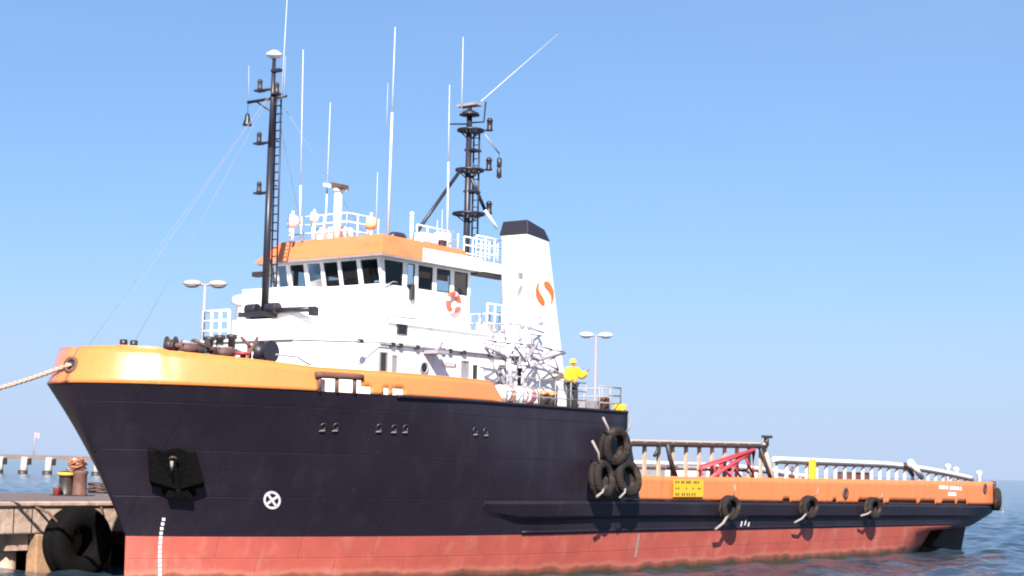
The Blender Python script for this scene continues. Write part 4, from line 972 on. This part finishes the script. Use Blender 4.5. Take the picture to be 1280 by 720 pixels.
# ------------------------------------------------------------------ tyres on the hull
def tyre_parts(root, R, w, m=None, hole=.56):
    M = Matrix.Rotation(PI / 2, 4, 'X')
    h = w / 2; k = R * hole
    prof = [(k, -h * .7), (k * 1.12, -h * .95), (R * .82, -h), (R * .95, -h * .86), (R, -h * .6), (R, -h * .15), (R * .975, -h * .1), (R * .975, h * .1), (R, h * .15), (R, h * .6), (R * .95, h * .86), (R * .82, h), (k * 1.12, h * .95), (k, h * .7), (k * .98, h * .45), (k * 1.2, h * .3), (k * 1.2, -h * .3), (k * .98, -h * .45)]
    b = MB(); b.ring(prof, M, 40); b.build('tyre_body', m or rubber, root)
tags_ = 'old tyres hung along the ship side'
def tyre(px, py, R, w, label, yoff=.30, rot=(0, 0, 0), chains=(), on_belt=True, y=None):
    yy = -6.0
    for _ in range(8): p = aty(px, py, yy); yy = -(hb(min(p.x, 59.5), 2.6) + (.24 if on_belt else 0)) - w / 2
    if y is not None: yy = y; p = aty(px, py, yy)
    root = tag(empty('tyre_fender', p), label, 'tyre', tags_); root.rotation_euler = rot
    tyre_parts(root, R, w)
    for (dx0, dz0, dx1, dz1, rr) in chains:
        b = MB(); b.path([(dx0, -w * .35, dz0), ((dx0 + dx1) / 2, -w * .55, (dz0 + dz1) / 2 - .03), (dx1, -w * .30, dz1)], rr, 7); b.build('lashing', grey_rope, root)
    return root
tyre(768, 558, .74, .50, 'large old tyre lashed at the forecastle end, topmost of the three', rot=(.10, .05, -.12), on_belt=False, y=-6.35, chains=((-.6, .35, -1.05, 1.05, .045), (.35, .55, .55, 1.15, .04)))
tyre(752, 599, .72, .50, 'large old tyre lashed at the forecastle end, lower one nearer the bow', rot=(-.15, .2, .10), y=-6.50, chains=((-.5, .45, -1.0, 1.25, .05), (-.2, -.35, -.75, -.85, .05)))
tyre(783, 598, .72, .50, 'large old tyre lashed at the forecastle end, lower one nearer the stern', rot=(-.20, 0, -.10), y=-6.45, chains=((-.35, -.35, -.8, -.8, .045),))
tyre(912, 635, .54, .42, 'side tyre nearest the yellow warning board', rot=(.05, .1, -.25), chains=((-.2, -.3, -.85, -1.0, .06), (0, .55, .0, 1.0, .03)))
tyre(1011, 634, .54, .42, 'side tyre below the orange-yellow column, second of the three along the belt', rot=(.08, .3, -.2), chains=((-.2, -.3, -.85, -1.0, .05), (0, .55, .1, 1.0, .03)))
tyre(1091, 635, .54, .42, 'side tyre furthest aft of the three along the black belt', rot=(.0, .6, -.15), chains=((-.2, -.3, -.8, -1.0, .05), (0, .55, .1, 1.0, .03)))
tyre(1245, 624, .66, .45, 'black tyre wrapped round the stern corner', rot=(.0, .2, .55), y=-5.65, chains=((-.3, -.6, -.95, -.95, .05),))

# ------------------------------------------------------------------ person in yellow
skin_col = mat('skin', (.35, .19, .12), .6, .05)
def skin_obj(name, pts, edges, rad, m, parent, root_i=0, sub=2):
    me = bpy.data.meshes.new(name); bm_ = bmesh.new(); lay = bm_.verts.layers.skin.verify(); vs = []
    for p_, r in zip(pts, rad):
        v_ = bm_.verts.new(p_); v_[lay].radius = r if isinstance(r, tuple) else (r, r); vs.append(v_)
    vs[root_i][lay].use_root = True
    for a, c in edges: bm_.edges.new((vs[a], vs[c]))
    bm_.to_mesh(me); bm_.free(); me.materials.append(m)
    o = bpy.data.objects.new(name, me); COL.objects.link(o); o.parent = parent
    k = o.modifiers.new('skin', 'SKIN'); k.use_smooth_shade = True
    s_ = o.modifiers.new('sub', 'SUBSURF'); s_.levels = sub; s_.render_levels = sub
    return o
fp = aty(715, 506, -4.95)
PER = tag(empty('person', (fp.x, -4.95, 6.275), math.radians(-25)), 'crew member in yellow jacket and black trousers, one arm raised, standing at the rail', 'person')
# local: faces -y, x to the person's left; z up
J = dict(pel=(0, 0, .98), wai=(0, -.01, 1.14), che=(0, -.02, 1.36), nek=(0, -.01, 1.55), hed=(0, -.03, 1.68), top=(0, -.03, 1.80),
         shL=(.20, 0, 1.46), elL=(.34, -.10, 1.22), wrL=(.43, -.26, 1.42), haL=(.47, -.31, 1.49),
         shR=(-.20, 0, 1.46), elR=(-.28, -.05, 1.18), wrR=(-.16, -.26, 1.10), haR=(-.11, -.33, 1.10),
         hiL=(.10, 0, .92), knL=(.12, -.03, .50), anL=(.13, .02, .10), toL=(.15, -.16, .05), hiR=(-.10, 0, .92), knR=(-.12, -.02, .50), anR=(-.13, .03, .10), toR=(-.15, -.15, .05))
RAD = dict(pel=(.15, .11), wai=(.14, .10), che=(.17, .12), nek=.06, hed=(.085, .10), top=.06, shL=.075, elL=.052, wrL=.034, haL=.04, shR=.075, elR=.052, wrR=.034, haR=.04, hiL=.09, knL=.062, anL=.042, toL=.04, hiR=.09, knR=.062, anR=.042, toR=.04)
PER.scale = (1.06, 1.06, 1.06)
E_ = [('pel', 'wai'), ('wai', 'che'), ('che', 'nek'), ('nek', 'hed'), ('hed', 'top'), ('che', 'shL'), ('shL', 'elL'), ('elL', 'wrL'), ('wrL', 'haL'), ('che', 'shR'), ('shR', 'elR'), ('elR', 'wrR'), ('wrR', 'haR'),
      ('pel', 'hiL'), ('hiL', 'knL'), ('knL', 'anL'), ('anL', 'toL'), ('pel', 'hiR'), ('hiR', 'knR'), ('knR', 'anR'), ('anR', 'toR')]
def figure(keys, name, m, grow, extra=None):
    ks = list(keys); idx = {k: i for i, k in enumerate(ks)}
    rad = [tuple(x + grow for x in RAD[k]) if isinstance(RAD[k], tuple) else RAD[k] + grow for k in ks]
    pts = [J[k] for k in ks]; ed = [(idx[a], idx[c]) for a, c in E_ if a in idx and c in idx]
    return skin_obj(name, pts, ed, rad, m, PER, 0)
# fingers on both hands
for side in ('L', 'R'):
    h = Vector(J['ha' + side]); w = Vector(J['wr' + side]); d = (h - w).normalized(); ac = d.cross(Vector((0, 0, 1))).normalized()
    for k, (o, l) in enumerate(((-.030, .062), (-.010, .075), (.010, .070), (.030, .055))):
        kn = h + d * .03 + ac * o; tp = kn + d * l * .6 + Vector((0, 0, -.012)); te = tp + d * l * .4 + Vector((0, 0, -.03))
        for nm, q, pr in (('f%d%s0' % (k, side), kn, 'ha' + side), ('f%d%s1' % (k, side), tp, 'f%d%s0' % (k, side)), ('f%d%s2' % (k, side), te, 'f%d%s1' % (k, side))):
            J[nm] = tuple(q); RAD[nm] = .0095; E_.append((pr, nm))
    th = w + d * .03 - ac * .045; J['t%s' % side] = tuple(th); RAD['t%s' % side] = .012; E_.append(('wr' + side, 't%s' % side)); J['u%s' % side] = tuple(th + d * .05); RAD['u%s' % side] = .010; E_.append(('t%s' % side, 'u%s' % side))
J['nos'] = (0, -.135, 1.675); RAD['nos'] = .016; E_.append(('hed', 'nos'))
figure(['pel'] + [k for k in J if k != 'pel'], 'body', skin_col, 0)
yel = mat('yellow_jacket', (.80, .48, .01), .6, .1, 5)
figure(['che', 'pel', 'wai', 'shL', 'elL', 'wrL', 'shR', 'elR', 'wrR', 'hiL', 'hiR'], 'jacket', yel, .078)
figure(['pel', 'hiL', 'knL', 'anL', 'hiR', 'knR', 'anR'], 'trousers', mat('black_trousers', (.02, .02, .022), .8, .2), .040)
for sx in (-1, 1):
    b = MB(); b.ball((sx * .14, -.05, .055), .06, (.95, 2.0, .85)); b.build('boot', mast_paint, PER)
b = MB(); b.lathe([(.155, 1.735), (.15, 1.75), (.125, 1.76), (.12, 1.80), (.09, 1.87), (.02, 1.895)], Matrix.Translation((0, -.02, 0)), 18); b.build('helmet', yellow_paint, PER)
for sx in (-1, 1):
    b = MB(); b.ball((sx * .035, -.122, 1.69), .011); b.build('eye', interior, PER)

# ------------------------------------------------------------------ mooring rope
def sag(a, c, d, n=24):
    a, c = Vector(a), Vector(c); return [a.lerp(c, i / n) - Vector((0, 0, d * 4 * (i / n) * (1 - i / n))) for i in range(n + 1)]
R0 = FL @ Vector((0, 0, .1)); R1 = aty(-80, 503, 7.0)
b = MB()
pts = sag(R0, R1, .12)
for ph in (0, PI):
    b.path([p_ + Vector((0, .035 * math.cos(i * 1.4 + ph), .035 * math.sin(i * 1.4 + ph))) for i, p_ in enumerate(sag(R0, R1, .12, 60))], .05, 6)
tag(b.build('mooring_rope', mat('tan_rope', (.52, .36, .27), .9, .25, 10)), 'tan mooring rope leading from the bow to the left', 'rope')

# ------------------------------------------------------------------ quay
QY, QZ = 7.6, 2.48
QU = tag(empty('quay', (0, 0, 0)), 'weathered concrete quay behind the bow with a dark underside', 'quay')
b = MB(); b.box((-70, QY, 1.34), (48, 20.0, QZ)); b.build('deck_slab', concrete, QU, bevel=.06)
b = MB(); b.box((-70, QY + .35, QZ + .004), (48, 19.9, QZ + .012)); b.build('quay_surface', mat('quay_top_dark', (.14, .10, .095), .9, .3, .8), QU)  # thin sheet over the slab, darker than the concrete edge
b = MB(); b.box((-70, QY - .10, QZ - .16), (48, QY - .003, QZ - .02)); b.build('kerb', concrete, QU, bevel=.03)
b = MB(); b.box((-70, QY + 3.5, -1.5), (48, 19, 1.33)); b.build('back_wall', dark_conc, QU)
for k in range(24):
    x = -32 + k * 3.4
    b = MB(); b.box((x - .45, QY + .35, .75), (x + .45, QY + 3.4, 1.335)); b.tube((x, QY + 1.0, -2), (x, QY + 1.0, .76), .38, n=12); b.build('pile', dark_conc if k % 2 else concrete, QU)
for px in (17, 40):
    p = aty(px, 640, QY); b = MB(); b.box((p.x - .02, QY - .02, 1.36), (p.x + .02, QY - .002, QZ - .16)); b.build('joint', dark_conc, QU)
# concrete fender block behind the big tyre
p = aty(92, 690, QY); b = MB(); b.box((p.x - 1.7, QY - .08, -.3), (p.x + 1.7, QY + .5, 1.33)); b.build('fender_block', mat('ochre_concrete', (.34, .20, .11), .85, .3, 1, .4, 2.5, dirt=(.09, .06, .04), dirt_amt=.9, dirt_scale=1.2), QU, bevel=.05)
# huge tyre hanging on the quay face
p = aty(97, 676, QY - .6); QT = tag(empty('giant_tyre', (p.x, QY - .60, 1.05), 0), 'huge black tyre hanging on the concrete quay beside the bow', 'tyre')
tyre_parts(QT, 1.28, 1.0, black_rubber, .40)
b = MB()
for sx in (-1, 1):
    b = MB(); b.path([(sx * .95, -.2, .62), (sx * 1.2, .2, 1.05), (sx * 1.55, .7, 1.30)], .05, 6); b.build('hanging_chain', rust_metal, QT)
# bollard on the quay
p = atz(90, 620, QZ); BL = tag(empty('mooring_bollard', (p.x, p.y, QZ)), 'brown double mooring bollard with a yellow band, standing on the quay', 'bollard')
dirv = Vector((CR.x, CR.y, 0)).normalized()
for k, (sg, m_) in enumerate(((-.28, dark_metal), (.30, rust_metal))):
    o = dirv * sg; b = MB(); b.lathe([(.36, .02), (.30, .10), (.28, .80 + .06 * k), (.34, .92 + .06 * k), (.30, 1.0 + .06 * k), (.05, 1.03 + .06 * k)], Matrix.Translation(o), 18); b.build('post', m_, BL)
b = MB(); b.ring([(.29, .84), (.29, .97), (.37, .97), (.37, .84)], Matrix.Translation(dirv * -.28), 18); b.build('yellow_band', mat('worn_yellow_band', (.58, .36, .05), .7, .2, 4), BL)
b = MB(); b.box((-.75, -.5, .002), (.75, .5, .05)); b.build('base', dark_metal, BL)
def heap(name, centre, r, h, n, m, label, cat, seed):
    rnd = random.Random(seed); b = MB(); pts = []
    for i in range(n):
        a = i * .55; q = r * (.45 + .55 * rnd.random()); pts.append(Vector((math.cos(a) * q * 1.3, math.sin(a) * q, .05 + h * (i / n) * rnd.uniform(.6, 1.1))))
    b.path(pts, .045, 6); o = b.build(name, m); o.location = centre; tag(o, label, cat); return o
heap('rope_coil', Vector((p.x, p.y, QZ + 1.02)) + dirv * .12, .36, .55, 60, mat('orange_rope', (.34, .14, .08), .9, .4, 6), 'orange-brown rope heaped on top of the double bollard', 'rope', 1)
p2 = atz(126, 617, QZ); heap('rope_coil', Vector((p2.x, p2.y, QZ)), .62, .55, 80, mat('dark_rope', (.10, .06, .05), .9, .5, 6), 'dark tangled rope heap on the quay beside the bow', 'rope', 2)
p3 = atz(71, 620, QZ); root = tag(empty('bucket', (p3.x, p3.y, QZ)), 'small red bucket standing on the quay by the bollard', 'bucket')
b = MB(); b.lathe([(.13, .003), (.18, .34), (.19, .35), (.16, .33), (.12, .05)], None, 16); b.build('pail', mat('faded_red_plastic', (.36, .07, .06), .6, .15, 4), root)
b = MB(); b.path([(-.18, 0, .34), (-.12, 0, .47), (0, 0, .52), (.12, 0, .47), (.18, 0, .34)], .012, 5); b.build('handle', grey_paint, root)

# street lamps on the quay
def lamp(px, py, y, label, head_m, pole_m):
    p = aty(px, py, y); root = tag(empty('street_lamp', (p.x, y, QZ)), label, 'street lamp', 'double-headed lamps on the quay'); h = p.z - QZ
    b = MB(); b.tube((0, 0, .3), (0, 0, h), .09, .055, 12); b.build('pole', pole_m, root)
    b = MB(); b.lathe([(.28, .003), (.28, .25), (.16, .32)], None, 14); b.build('base', concrete, root)
    ax = Vector((CR.x, CR.y, 0)).normalized()
    for sg in (-1, 1):
        e = ax * sg
        b = MB(); b.tube((0, 0, h - .05), Vector((0, 0, h)) + e * .30, .05, n=8); b.build('arm', pole_m, root)
        hq = e.to_track_quat('X', 'Z').to_matrix().to_4x4()
        b = MB(); b.ball((0, 0, 0), 1, (.42, .22, .15), 14); 
        for v_ in b.bm.verts: v_.co = hq @ v_.co + Vector((0, 0, h + .02)) + e * .55
        hd = b.build('lamp_head', head_m, root)
        b = MB(); b.ball((0, 0, 0), 1, (.30, .17, .10), 12)
        for v_ in b.bm.verts: v_.co = hq @ v_.co + Vector((0, 0, h - .08)) + e * .57
        b.build('lens', lens_glass, hd)
lamp(256.5, 355, 12, 'double-headed street lamp with brownish heads, left of the foremast', mat('lamp_head_tan', (.48, .38, .32), .5, .1), pink_pole)
lamp(745, 419, 12, 'double-headed street lamp with pale heads, right of the person in yellow', white_plain, mat('pole_pink', (.34, .26, .27), .5, .1))

# far jetty -------------------------------------------------------------------
JT = tag(empty('jetty', (0, 0, 0)), 'long low jetty on pale piles far across the water at left', 'jetty')
D = 440.0
hd_ = Vector((CF.x, CF.y, 0)).normalized(); rr_ = Vector((CR.x, CR.y, 0)).normalized()
def far(px, z): q = Vector((CC.x, CC.y, 0)) + hd_ * D + rr_ * ((px - 640) / FPX * D); return Vector((q.x, q.y, z))
jm = mat('jetty_concrete', (.17, .135, .12), .9, .15, .2); jp = mat('pile_concrete', (.40, .36, .34), .9, .15, .5)
b = MB(); a, c = far(-120, 0), far(420, 0); dd = hd_ * 6
b.hexa([a + Vector((0, 0, 3.7)), c + Vector((0, 0, 3.7)), c + dd + Vector((0, 0, 3.7)), a + dd + Vector((0, 0, 3.7))], [a + Vector((0, 0, 4.9)), c + Vector((0, 0, 4.9)), c + dd + Vector((0, 0, 4.9)), a + dd + Vector((0, 0, 4.9))]); b.build('jetty_deck', jm, JT)
for k in range(-4, 16):
    px = 8 + k * 30.3
    q = far(px, 0) - hd_ * .8
    b = MB(); b.tube(q + Vector((0, 0, -1)), q + rr_ * .5 + Vector((0, 0, 4.3)), .95, 1.0, 10); b.build('pile', jp, JT)
    q2 = q + rr_ * 1.3
    b = MB(); b.box(tuple(q2 + Vector((-.6, -.6, 2.3))), tuple(q2 + Vector((.6, .6, 4.0)))); b.build('pile_shadow_block', dark_metal, JT)  # dark box imitating the shadow at the pile's upper right
    q3 = q + Vector((0, 0, 0)); b = MB(); b.tube(q3 + Vector((0, 0, -1)), q3 + Vector((0, 0, .9)), 1.25, n=10); b.build('pile_foot_shadow', dark_metal, JT)  # dark collar imitating the shadow round the pile bottom
fpq = far(47, 0) + hd_ * 2
FLG = tag(empty('flagpole', fpq + Vector((0, 0, 4.9))), 'thin flagpole with a pink and white flag on the far jetty', 'flagpole')
b = MB(); b.tube((0, 0, 0), (0, 0, 6.0), .12, .08, 8); b.build('pole', pink_pole, FLG)
b = MB(); g = []
for i in range(9):
    u = i / 8; o = rr_ * (u * 1.3) + hd_ * (.12 * math.sin(u * 6)); g.append((b.bm.verts.new(o + Vector((0, 0, 4.6 - .2 * u))), b.bm.verts.new(o + Vector((0, 0, 5.9 - .2 * u)))))
for a, c in zip(g, g[1:]): b.bm.faces.new((a[0], c[0], c[1], a[1]))
f_ = b.build('flag', mat('flag_cloth', (.60, .28, .32), .8, .1), FLG); sm_ = f_.modifiers.new('t', 'SOLIDIFY'); sm_.thickness = .02
